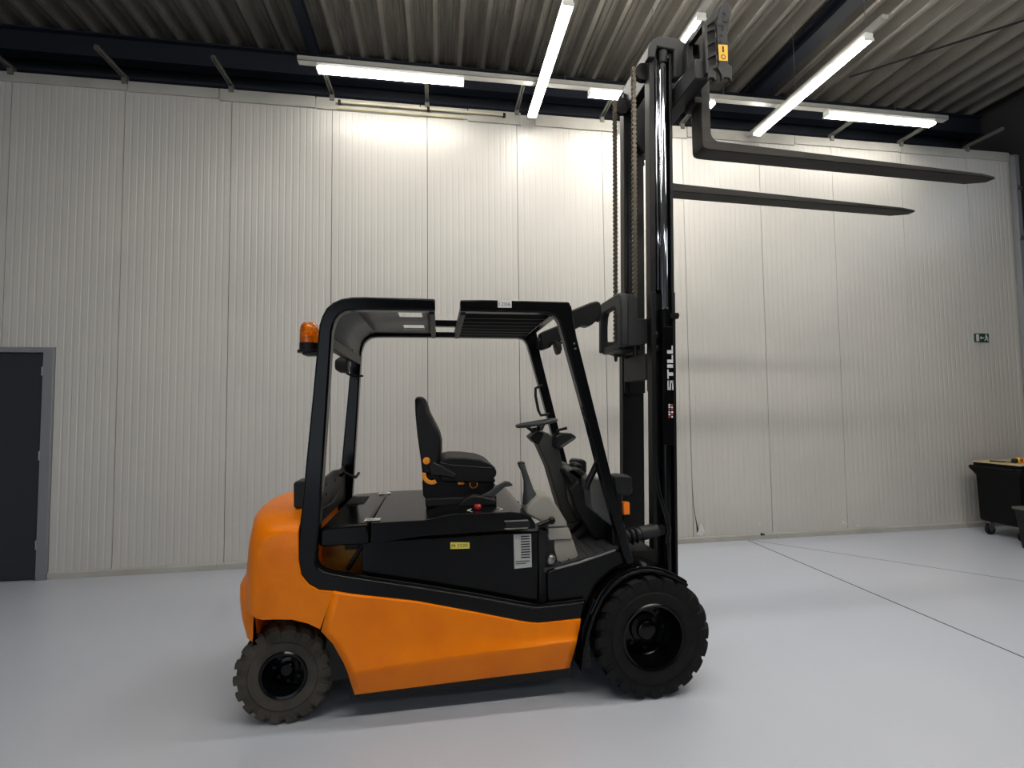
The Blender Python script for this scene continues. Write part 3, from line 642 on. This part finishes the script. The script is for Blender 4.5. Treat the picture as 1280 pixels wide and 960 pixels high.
for k in range(3): MB().box(.785+.026*k, .800+.026*k, 3.09, 3.15, 1.4855-.0015*k, 1.488-.0012*k).build('display_key', 'label_grey', colm)
MB().tube([(.76, 3.14, 1.455), (.775, 3.12, 1.50), (.83, 3.09, 1.515)], [.011, .009, .011], 8).build('direction_lever', 'black_satin', colm)
# dashboard, cowl, pedals
ds = MB().prism([(.800, 1.235), (.845, 1.262), (.90, 1.258), (.95, 1.215), (1.02, 1.10), (1.10, .90), (1.12, .80), (1.0, .79), (.90, 1.0), (.86, 1.13)], 3.05, mir(2.83)).build('dashboard', 'plastic_dark', FL, .012)
MB().prism([(.860, 1.270), (.885, 1.285), (.92, 1.283), (.945, 1.262), (.935, 1.235), (.90, 1.225), (.868, 1.238)], 3.12, 3.20).build('dash_knob', 'black_satin', ds, .015)
MB().prism([(.80, 1.25), (.83, 1.268), (.89, 1.24), (.96, 1.17), (.93, 1.15), (.86, 1.20)], 3.05, 3.18).build('dash_cover', 'plastic_grey', ds, .01)
MB().prism([(.905, 1.200), (.93, 1.218), (1.0, 1.208), (1.012, 1.15), (1.050, .935), (1.035, .930), (.915, 1.030)], 2.86, 3.06).build('side_cowl', 'plastic_grey', FL, .010)
MB().prism([(.82, 1.13), (.87, 1.19), (.93, 1.08), (1.05, .92), (1.08, .82), (.97, .82), (.86, 1.0)], 3.0, 3.06).build('knee_panel', 'plastic_dark', FL, .008)
MB().tube([(.99, 2.86, 1.36), (.955, 2.86, 1.31), (.90, 2.87, 1.20), (.885, 2.87, 1.15)], [.012, .022, .02, .012], 8).build('support_arm', 'black_satin', FL)
MB().tube([(.965, 2.84, 1.29), (1.0, 2.84, 1.245), (1.0, 2.84, 1.21)], .010, 8).build('support_cable', 'steel', FL)
for y in (3.12, 3.30):
    pd = MB().prism([(.895, .795), (.905, .78), (.99, .86), (.98, .872)], y, y+.10).build('pedal', 'rubber_black', FL, .004)
    MB().tube([(.95, y+.05, .84), (1.02, y+.05, .90)], .01, 8).build('pedal_arm', 'black_satin', pd)
box('scuttle', (1.04, 1.13, 2.86, mir(2.86), .62, .93), 'black_satin', FL, .01)
# lights on the front posts
for s, fy in sides():
    hl = MB().prism([(1.028, 1.155), (1.036, 1.130), (1.12, 1.124), (1.136, 1.14), (1.138, 1.225), (1.120, 1.240), (1.045, 1.250), (1.022, 1.235)], fy(2.765), fy(2.86)).build('headlamp', 'plastic_dark', FL, .010)
    box('headlamp_lens', (1.136, 1.142, min(fy(2.785), fy(2.845)), max(fy(2.785), fy(2.845)), 1.145, 1.222), 'mirror_glass', hl, .002)
    box('headlamp_bracket', (1.04, 1.075, min(fy(2.79), fy(2.82)), max(fy(2.79), fy(2.82)), .99, 1.13), 'black_satin', FL)
    box('indicator', (1.080, 1.120, min(fy(2.772), fy(2.82)), max(fy(2.772), fy(2.82)), 1.012, 1.084), 'amber_solid', FL, .004)
    wl_ = MB().prism([(.775, 2.225), (.82, 2.245), (.915, 2.284), (.955, 2.294), (.975, 2.285), (.985, 2.25), (.972, 2.20), (.945, 2.168), (.915, 2.142), (.895, 2.140), (.862, 2.146), (.835, 2.128), (.79, 2.11)], fy(2.80), fy(2.90)).build('work_lamp', 'black_satin', FL, .012)
    MB().lathe([(0, .0), (.045, 0), (.05, .015), (.04, .03), (0, .03)], (.958, fy(2.85), 2.22), 'x', 18).build('lamp_lens', 'plastic_dark', wl_)
# rear-view mirror, far side, with its arm; grab handle on the far post
mr = MB(); mr.prism([(.885, 2.165), (.905, 2.150), (.935, 2.145), (.942, 2.10), (.930, 2.065), (.918, 2.052), (.902, 2.075), (.890, 2.12)], 3.60, 3.70)
mro = mr.build('rear_mirror', 'plastic_dark', FL, .014, smooth=50)
MB().tube([(.77, 3.70, 2.19), (.80, 3.66, 2.15), (.95, 3.64, 2.15)], .010, 8).build('mirror_arm', 'black_satin', mro)
MB().prism([(.76, 2.12), (.76, 2.17), (.84, 2.215), (.89, 2.22), (.885, 2.16), (.87, 2.12), (.80, 2.095)], 3.66, 3.74).build('mirror_bracket', 'black_satin', mro, .01)
MB().lathe([(0, -.01), (.03, -.01), (.035, 0), (.035, .03)], (.815, 3.66, 2.145), 'y', 16).build('camera_lens', 'plastic_dark', mro)
MB().tube([(.73, 2.86, 2.19), (.745, 2.86, 2.10), (.752, 2.86, 2.04)], .005, 6).build('antenna_wire', 'black_matte', FL)
MB().tube([(.80, 3.69, 1.825), (.745, 3.69, 1.80), (.745, 3.69, 1.74), (.765, 3.69, 1.63), (.785, 3.69, 1.59), (.85, 3.69, 1.60)], .011, 10).build('grab_handle', 'black_satin', FL)
# beacon and rear gear
bc = MB().lathe([(0, 0), (.062, 0), (.062, .014), (.052, .018), (.052, .055), (.0, .055)], (-.717, 2.86, 1.972), 'z', 24).build('beacon', 'black_satin', FL)
MB().lathe([(.050, .050), (.051, .06), (.050, .13), (.045, .155), (.032, .170), (0, .175)], (-.717, 2.86, 1.972), 'z', 24).build('beacon_dome', 'amber', bc)
MB().lathe([(0, .055), (.018, .055), (.018, .085), (.028, .09), (.028, .115), (0, .115)], (-.717, 2.86, 1.972), 'z', 14).build('beacon_bulb', 'sticker_yellow', bc)
box('beacon_bracket', (-.74, -.60, 2.81, 2.90, 1.955, 1.972), 'black_satin', FL, .003)
rw = MB().lathe([(0, -.03), (.035, -.03), (.055, 0), (.06, .05), (.055, .055), (0, .055)], (-.655, 3.42, 1.955), 'x', 18).build('rear_work_lamp', 'plastic_dark', FL)
MB().tube([(-.62, 3.42, 1.99), (-.60, 3.42, 2.03), (-.58, 3.42, 2.06)], .012, 8).build('lamp_stalk', 'black_satin', rw)
MB().tube([(-.62, 3.44, 1.90), (-.58, 3.46, 1.88), (-.52, 3.5, 1.885)], .008, 8).build('lamp_lever', 'black_satin', rw)
MB().tube([(-.64, 3.40, 2.0), (-.63, 3.38, 2.07), (-.60, 3.36, 2.12), (-.59, 3.34, 2.09)], .004, 6).build('lamp_cable', 'black_matte', rw)
rp = MB().prism([(2.80, 1.0), (2.80, 1.205), (3.0, 1.235), (3.35, 1.255), (3.55, 1.235), (3.73, 1.245), (3.73, 1.0), (3.5, 1.0)], -.690, -.672, 'x').build('rear_plate', 'mast_grey', FL, .004)
for y, z, r in ((2.95, 1.17, .012), (3.1, 1.20, .009), (3.1, 1.14, .009), (3.35, 1.19, .012), (3.6, 1.19, .012)):
    MB().lathe([(0, 0), (r, 0), (r, .004), (0, .004)], (-.672, y, z), 'x', 12).build('plate_hole', 'black_matte', rp)
MB().tube([(-.665, 3.50, 1.20), (-.63, 3.46, 1.225), (-.60, 3.48, 1.20), (-.57, 3.54, 1.18), (-.56, 3.60, 1.20)], .010, 8).build('rear_cable', 'black_matte', rp)
MB().tube([(-.66, 2.84, 1.09), (-.655, 3.2, 1.07), (-.65, 3.5, 1.13)], .008, 8).build('rear_cable', 'black_matte', rp)
MB().prism([(-.795, 1.108), (-.798, 1.245), (-.785, 1.255), (-.70, 1.26), (-.69, 1.108)], 2.87, 3.0).build('charger_socket', 'plastic_dark', FL, .010)
MB().tube([(-.70, 2.84, 1.10), (-.742, 2.80, 1.07), (-.755, 2.785, 1.03), (-.735, 2.78, 1.0), (-.70, 2.79, .985)], .008, 8).build('socket_cable', 'black_matte', FL)

# --- mast (leans forward a little)
def lean(p): return Vector((p.x+.018*(p.z-.64), p.y, p.z))
YM = 3.26
def mm(y): return 2*YM-y
def mast(name, m, fnbuild, parent=None, **k):
    b = MB(lean); fnbuild(b); return b.build(name, m, parent or FL, **k)
for s in (1, -1):
    g = (lambda y: y) if s > 0 else mm
    def yy(a, b): return (min(g(a), g(b)), max(g(a), g(b)))
    # outer rail: web with flanges standing outward
    def outer_rail(b):
        b.box(1.350, 1.378, *yy(2.972, 3.040), .10, 2.40); b.box(1.498, 1.517, *yy(2.972, 3.040), .10, 2.40); b.box(1.37, 1.50, *yy(3.018, 3.040), .10, 2.40)
    om = mast('outer_mast_rail', 'black_satin', outer_rail, bevel=.003)
    def inner_rail(b):
        b.box(1.357, 1.392, *yy(2.99, 3.068), 1.75, 4.06); b.box(1.496, 1.517, *yy(2.985, 3.068), 1.75, 4.06); b.box(1.38, 1.50, *yy(3.043, 3.068), 1.75, 4.06)
    mast('inner_mast_rail', 'black_satin', inner_rail, bevel=.003)
    yc_ = g(2.998)
    cyl = mast('lift_cylinder', 'black_gloss', lambda b: b.lathe([(0, .30), (.034, .30), (.034, 2.20), (.040, 2.20), (.040, 2.285), (.034, 2.295), (0, 2.295)], (1.450, yc_, 0), 'z', 24))
    mast('piston_rod', 'chrome', lambda b: b.lathe([(.027, 2.28), (.027, 4.0), (0, 4.0)], (1.451, yc_, 0), 'z', 24), cyl)
    mast('guide_rod', 'chrome', lambda b: b.lathe([(.010, 2.42), (.010, 4.0), (0, 4.0)], (1.411, g(3.005), 0), 'z', 12), cyl)
    mast('rod_head', 'black_satin', lambda b: b.lathe([(0, 3.97), (.036, 3.97), (.04, 4.05), (0, 4.05)], (1.451, yc_, 0), 'z', 16), cyl)
    mast('cylinder_clamp', 'black_satin', lambda b: (b.box(1.478, 1.535, *yy(2.962, 2.99), 2.225, 2.262), b.lathe([(0, 0), (.012, 0), (.012, .03), (0, .03)], (1.525, min(g(2.955), g(2.985)), 2.243), 'y', 6)), cyl)
    # chains
    chain = []
    cy = 3.07 if s > 0 else 3.43
    z0, z1 = (2.10, 3.97)
    links = MB(lean)
    z = z0; k = 0
    while z < z1:
        w = .016
        links.add([(1.278-w, cy-.014, z+.004), (1.278-w*.6, cy-.014, z-.012), (1.278+w*.6, cy-.014, z-.012), (1.278+w, cy-.014, z+.004), (1.278+w*.5, cy-.014, z+.018), (1.278-w*.5, cy-.014, z+.018),
                   (1.278-w, cy+.014, z+.004), (1.278-w*.6, cy+.014, z-.012), (1.278+w*.6, cy+.014, z-.012), (1.278+w, cy+.014, z+.004), (1.278+w*.5, cy+.014, z+.018), (1.278-w*.5, cy+.014, z+.018)],
                  [(0, 1, 2, 3, 4, 5), (11, 10, 9, 8, 7, 6), (0, 6, 7, 1), (1, 7, 8, 2), (2, 8, 9, 3), (3, 9, 10, 4), (4, 10, 11, 5), (5, 11, 6, 0)])
        links.add([(1.278-.009, cy-.006, z+.01), (1.278+.009, cy-.006, z+.01), (1.278+.009, cy+.006, z+.01), (1.278-.009, cy+.006, z+.01), (1.278-.009, cy-.006, z+.03), (1.278+.009, cy-.006, z+.03), (1.278+.009, cy+.006, z+.03), (1.278-.009, cy+.006, z+.03)],
                  [(0, 1, 2, 3), (4, 5, 6, 7), (0, 1, 5, 4), (1, 2, 6, 5), (2, 3, 7, 6), (3, 0, 4, 7)])
        z += .0315; k += 1
    lc = links.build('lift_chain', 'chain_steel', FL, smooth=0)
    mast('chain_anchor', 'black_satin', lambda b: b.tube([(1.278, cy, 1.985), (1.278, cy, 2.03), (1.278, cy, 2.11)], [.010, .016, .014], 8), lc)
    # tilt cylinders with ribbed boots
    tc = MB(); pth = []; rad = []
    for i in range(12):
        pth.append((1.13+.011*i, g(2.99), .812+.0020*i)); rad.append(.055 if i % 3 == 1 else .040)
    pth += [(1.27, g(2.99), .836), (1.275, g(2.99), .838), (1.385, g(2.99), .858), (1.392, g(2.99), .859)]; rad += [.040, .045, .045, .036]
    tc.tube(pth, rad, 16); tc.build('tilt_cylinder', 'mast_grey', FL, smooth=25)
    MB().lathe([(0, -.02), (.035, -.02), (.035, .02), (0, .02)], (1.405, g(2.985), .860), 'y', 16).build('tilt_pin', 'black_satin', FL)
# lettering on a flat cover strip in front of the near cylinder
cylN = [o for o in bpy.data.objects if o.name == 'lift_cylinder'][0]
cov = mast('cylinder_cover', 'black_gloss', lambda b: b.box(1.420, 1.492, 2.957, 2.9625, 1.40, 2.17), cylN, bevel=.002)
def bar(z0, z1, v0, v1, m='print_white', nm='lettering'):
    # v runs from the foot (0) to the top (1) of the letters, which lie on their side
    mast(nm, m, lambda b: b.box(1.488-.040*v1, 1.488-.040*v0, 2.9558, 2.9572, z0, z1), cylN, smooth=0)
z = 1.755
for z0, z1, v0, v1 in ((0, .062, .80, 1), (0, .062, .40, .60), (0, .062, 0, .20), (0, .018, .5, .9), (.044, .062, .1, .5)): bar(z+z0, z+z1, v0, v1)
z = 1.827
for z0, z1, v0, v1 in ((0, .062, .78, 1), (.020, .042, 0, .8)): bar(z+z0, z+z1, v0, v1)
z = 1.899; bar(z, z+.022, 0, 1)
for z in (1.931, 1.992):
    for z0, z1, v0, v1 in ((0, .022, 0, 1), (.02, .052, 0, .22)): bar(z+z0, z+z1, v0, v1)
for k in range(6):
    z = 1.575+.0155*k
    bar(z, z+.011, .10, .42, 'print_red' if k % 2 else 'print_white', 'decal'); bar(z, z+.011, .56, .88, 'print_white' if k % 3 else 'print_red', 'decal')
# cross ties
mast('mast_foot', 'black_satin', lambda b: b.box(1.36, 1.50, 3.03, mm(3.03), .12, .40), bevel=.01)
mast('mast_cross_tie', 'mast_grey', lambda b: b.box(1.350, 1.40, 3.068, mm(3.068), 1.83, 2.005), bevel=.006)
# arched yoke joining the outer rails at their top, bulging to the rear
yk = MB(lean)
arch = [(3.035, 2.05), (3.035, 2.34), (3.055, 2.40), (3.09, 2.418), (3.43, 2.418), (3.465, 2.40), (3.490, 2.35), (3.490, 2.05), (3.435, 2.05), (3.435, 2.24), (3.42, 2.305), (3.385, 2.335), (3.16, 2.335), (3.13, 2.31), (3.115, 2.25), (3.115, 2.05)]
yk.prism(arch, 1.165, 1.222, 'x')
yko = yk.build('mast_yoke', 'mast_grey', FL, .012, smooth=40)
for s in (1, -1):
    g = (lambda y: y) if s > 0 else mm
    mast('yoke_arm', 'mast_grey', lambda b: b.prism([(1.205, 2.05), (1.205, 2.40), (1.265, 2.40), (1.29, 2.36), (1.29, 2.235), (1.405, 2.235), (1.405, 2.085), (1.30, 2.055)] if s > 0 else [(1.205, 2.05), (1.205, 2.13), (1.405, 2.13), (1.405, 2.03), (1.30, 2.02)], g(3.042), g(3.108)), yko, bevel=.008)
mast('chain_shelf', 'black_satin', lambda b: b.box(1.18, 1.33, 3.11, 3.44, 2.035, 2.085), yko, bevel=.006)
# head of the inner mast
def head(b):
    b.box(1.375, 1.44, 3.0, mm(3.0), 3.90, 4.135)
mast('mast_head_beam', 'black_satin', head, bevel=.006)
for s in (1, -1):
    g = (lambda y: y) if s > 0 else mm
    mast('head_plate', 'mast_grey', lambda b: b.prism([(1.335, 3.98), (1.338, 4.05), (1.36, 4.10), (1.41, 4.135), (1.55, 4.135), (1.61, 4.105), (1.645, 4.05), (1.645, 3.97), (1.60, 3.90), (1.56, 3.86), (1.52, 3.86), (1.52, 4.05), (1.40, 4.06), (1.385, 3.98)], g(2.955), g(3.02)), bevel=.008)
    mast('chain_sheave', 'black_satin', lambda b: b.lathe([(0, -.02), (.06, -.02), (.052, -.008), (.052, .008), (.06, .02), (0, .02)], (1.345, 3.07 if s > 0 else 3.45, 3.95), 'y', 24), bevel=.0)
# hoses down the near rail
for k, (dx, y) in enumerate(((0, 3.00), (.018, 3.005))):
    MB().tube([(1.405+dx, y, 2.15), (1.395+dx, y, 1.85), (1.390+dx, y, 1.45), (1.385+dx, y, 1.25), (1.400+dx, 2.985, 1.08), (1.43+dx, 2.962, .95), (1.445+dx, 2.960, .86), (1.43+dx, 2.97, .78)], [.007, .007, .007, .010, .007, .012, .010, .008], 8).build('hose', 'black_satin', FL)
for z in (2.12, 2.03): MB().ellipsoid((1.42, 2.995, z), .02, .014, .022).build('hose_fitting', 'black_satin', FL)

# --- carriage, end frames and forks
YF = 3.27
CX0, CX1 = 1.60, 1.70
car = box('carriage', (CX0, CX1, 2.735, 2*YF-2.735, 3.70, 3.83), 'mast_grey', FL, .008)
box('upper_bar', (1.655, 1.690, 2.735, 2*YF-2.735, 4.045, 4.085), 'black_satin', car, .004)
for y in (2.90, 3.14, 3.34, 3.58): box('upright', (CX0+.04, CX1-.015, y, y+.04, 3.82, 4.05), 'mast_grey', car, .004)
for s in (1, -1):
    g = (lambda y: y) if s > 0 else (lambda y: 2*YF-y)
    MB().prism([(1.765, 3.69), (1.765, 3.725), (1.742, 3.765), (1.752, 3.80), (1.745, 4.06), (1.79, 4.205), (1.812, 4.215), (1.845, 4.18), (1.848, 4.14), (1.815, 3.99), (1.815, 3.80), (1.838, 3.79), (1.838, 3.69), (1.825, 3.69), (1.822, 3.71), (1.785, 3.71)], g(2.715), g(2.735)).build('end_plate', 'mast_grey', car, .003)
    for x, z, r in ((1.800, 4.13, .010), (1.775, 3.985, .010), (1.765, 3.94, .008), (1.805, 3.93, .008)):
        MB().lathe([(0, -.003*s), (r, -.003*s), (r, .004*s), (0, .004*s)], (x, g(2.715), z), 'y', 12).build('hole', 'black_matte', car)
    MB().prism([(1.772+.026*math.cos(a), 4.035+.026*math.sin(a)) for a in [PI*(-.35+.15*i) for i in range(9)]]+[(1.772+.013*math.cos(a), 4.035+.013*math.sin(a)) for a in [PI*(-.35+.15*i) for i in reversed(range(9))]], g(2.7125), g(2.72)).build('hook_slot', 'black_matte', car)
    MB().prism([(1.785, 4.075), (1.815, 4.068), (1.835, 4.09), (1.825, 4.098), (1.81, 4.085), (1.788, 4.092)], g(2.7125), g(2.72)).build('hook_slot', 'black_matte', car)
    MB().prism([(1.655, 3.72), (1.655, 4.05), (1.672, 4.05), (1.672, 3.72)], g(2.705), g(2.735)).build('end_bar', 'mast_grey', car, .003)
    MB().prism([(1.66, 4.02), (1.66, 4.06), (1.79, 4.205), (1.805, 4.185), (1.745, 4.09)], g(2.72), g(2.74)).build('end_brace', 'mast_grey', car, .003)
    for k in range(4):
        z = 3.74+.085*k
        MB().prism([(1.675, z), (1.675, z+.022), (1.745, z+.065), (1.745, z+.043)], g(2.725), g(2.745)).build('end_rung', 'black_satin', car)
    MB().prism([(1.672, 3.73), (1.672, 4.05), (1.75, 4.13), (1.75, 3.73)], g(2.746), g(2.752)).build('end_light_stop', 'black_matte', car, smooth=0)  # black sheet added to block lamp light between the rungs
    MB().prism([(1.675, 3.69), (1.675, 3.74), (1.715, 3.76), (1.73, 3.74), (1.735, 3.69), (1.722, 3.69), (1.718, 3.705), (1.69, 3.705)], g(2.72), g(2.745)).build('end_hook', 'mast_grey', car, .002)
    MB().prism([(1.565, 3.58), (1.50, 3.66), (1.50, 4.02), (1.54, 4.08), (1.62, 4.08), (1.62, 3.70)], g(3.095), g(3.125)).build('roller_plate', 'mast_grey', car, .005)
    for z in (3.72, 4.0): MB().lathe([(0, -.03), (.045, -.03), (.045, .0), (0, .0)], (1.545, g(3.095) if s > 0 else g(3.095)+.03, z), 'y', 20).build('roller', 'steel', car)
stk = MB().add([(1.750, 2.7125, 3.813), (1.810, 2.7125, 3.816), (1.812, 2.7125, 3.922), (1.748, 2.7125, 3.918)], [(0, 1, 2, 3)]).build('warning_sticker', 'sticker_yellow', car, smooth=0, label='yellow warning sticker')
MB().add([(1.774, 2.7120, 3.87), (1.786, 2.7120, 3.87), (1.786, 2.7120, 3.91), (1.774, 2.7120, 3.91)], [(0, 1, 2, 3)]).build('sticker_print', 'print_black', car, smooth=0)
MB().prism([(1.780+.016*math.cos(a), 3.84+.016*math.sin(a)) for a in [2*PI*i/14 for i in range(14)]]+[], 2.7119, 2.7123).build('sticker_print', 'print_black', car, smooth=0)
MB().prism([(1.780+.010*math.cos(a), 3.84+.010*math.sin(a)) for a in [2*PI*i/14 for i in range(14)]]+[], 2.7115, 2.7119).build('sticker_print', 'sticker_yellow', car, smooth=0)
def fork(y0, y1, name):
    ym = (y0+y1)/2
    st = []
    def ring(x, zt, zb, a=y0, b=y1): return [(x, a, zb), (x, b, zb), (x, b, zt), (x, a, zt)]
    # blade
    rg = []
    for x in (1.86, 2.2, 2.6, 3.0, 3.4, 3.75, 3.93):
        zt = 3.412-.042*(x-1.80); th = .066-.044*max(0, (x-1.86)/2.2); rg.append(ring(x, zt, zt-th))
    x = 4.07; zt = 3.412-.042*(x-1.80); rg.append(ring(x, zt, zt-.018, y0+.022, y1-.045))
    # heel and shank (path normal sweeps round the corner)
    heel = []
    inner_c = Vector((1.86, 3.47)); ri, ro = .060, .126
    for i in range(7):
        a = -PI/2 - (PI/2)*i/6
        pi_ = (inner_c.x+ri*math.cos(a), inner_c.y+ri*math.sin(a)); po = [(1.86, 3.3435), (1.80, 3.345), (1.762, 3.348), (1.742, 3.358), (1.735, 3.376), (1.734, 3.41), (1.734, 3.47)][i]
        heel.append([(po[0], y0, po[1]), (po[0], y1, po[1]), (pi_[0], y1, pi_[1]), (pi_[0], y0, pi_[1])])
    shank = [[(1.734, y0, z), (1.734, y1, z), (1.80, y1, z), (1.80, y0, z)] for z in (3.6, 3.8, 4.0)] + [[(1.734, y0, 4.12), (1.734, y1, 4.12), (1.765, y1, 4.12), (1.765, y0, 4.12)]]
    allr = list(reversed(shank)) + list(reversed(heel)) + rg[1:]
    b = MB(); b.loft(allr); fo = b.build(name, 'fork_steel', FL, .006, smooth=40)
    box('fork_hook', (1.69, 1.74, y0, y1, 4.06, 4.15), 'fork_steel', fo, .004); box('fork_hook', (1.69, 1.74, y0, y1, 3.66, 3.70), 'fork_steel', fo, .004)
fork(2.905, 3.035, 'fork'); fork(3.515, 3.645, 'fork')

# ------------------------------------------------------------------ wheeled bench and things on it
bn = thing('wheeled_bin', (7.3, 5.03, 0), 'black wheeled cart with plywood top by the right corner', 'cart')
bx0, bx1, by0, by1 = 6.76, 7.80, 4.80, 5.28
b = MB()
rg = []
for z, e in ((.165, -.03), (.19, -.012), (.74, .0), (.80, .03), (.825, .045), (.86, .045)):
    rg.append([(bx0-e, by0-e, z), (bx1+e, by0-e, z), (bx1+e, by1+e, z), (bx0-e, by1+e, z)])
b.loft(rg); b.build('body', 'bin_black', bn, .01)
box('rim', (bx0-.012, bx1+.012, by0-.012, by1+.012, .855, .898), 'bin_black', bn, .006)
box('board', (bx0-.02, bx1+.02, by0-.02, by1+.02, .899, .915), 'plywood', bn, .002)
box('handle_bar', (bx0-.075, bx0-.05, by0+.02, by1-.02, .832, .858), 'bin_black', bn, .006)
for x in (bx0+.08, bx1-.08):
    for y in (by0+.06, by1-.07):
        w = MB().lathe([(0, -.02), (.055, -.02), (.062, -.010), (.062, .010), (.055, .02), (0, .02)], (x, y, .062), 'y', 20).build('caster', 'rubber_black', bn)
        MB().lathe([(0, -.022), (.026, -.022), (.026, .022), (0, .022)], (x, y, .062), 'y', 14).build('caster_hub', 'plastic_grey', w)
        f = MB(); f.box(x-.03, x+.03, y-.03, y-.024, .06, .15); f.box(x-.03, x+.03, y+.024, y+.03, .06, .15); f.box(x-.04, x+.04, y-.04, y+.04, .148, .17); f.build('caster_fork', 'steel', w)
tm = thing('tape_measure', (6.97, 4.94, .916), 'yellow and black tape measure lying on the plywood cart top', 'tape measure')
MB().prism([(6.92, .917), (6.92, .955), (6.935, .975), (6.97, .982), (7.0, .97), (7.012, .945), (7.012, .917)], 4.92, 4.965).build('case', 'tape_yellow', tm, .008)
MB().prism([(6.875, .917), (6.875, .95), (6.89, .968), (6.92, .972), (6.92, .917)], 4.918, 4.967).build('grip', 'plastic_dark', tm, .006)
MB().lathe([(0, -.003), (.02, -.003), (.02, .002)], (6.968, 4.919, .948), 'y', 16).build('badge', 'red_plastic', tm)
pn = thing('marker_pen', (6.83, 5.1, .92), 'dark pen lying on the plywood cart top left of the tape measure', 'pen')
MB().tube([(6.80, 5.14, .924), (6.87, 5.02, .924)], .008, 8).build('barrel', 'black_satin', pn); MB().tube([(6.87, 5.02, .924), (6.895, 4.977, .924)], .0085, 8).build('cap', 'print_grey', pn)
cr = thing('storage_crate', (6.75, 4.45, 0), 'dark storage crate on the floor at the right photo edge', 'crate')
b = MB(); b.loft([[(x0, y0, z), (x1, y0, z), (x1, y1, z), (x0, y1, z)] for x0, x1, y0, y1, z in ((6.53, 7.0, 4.22, 4.66, 0), (6.50, 7.03, 4.19, 4.69, .44))]); b.build('crate_body', 'plastic_dark', cr, .01)
box('crate_rim', (6.485, 7.045, 4.175, 4.705, .435, .465), 'plastic_grey', cr, .006)
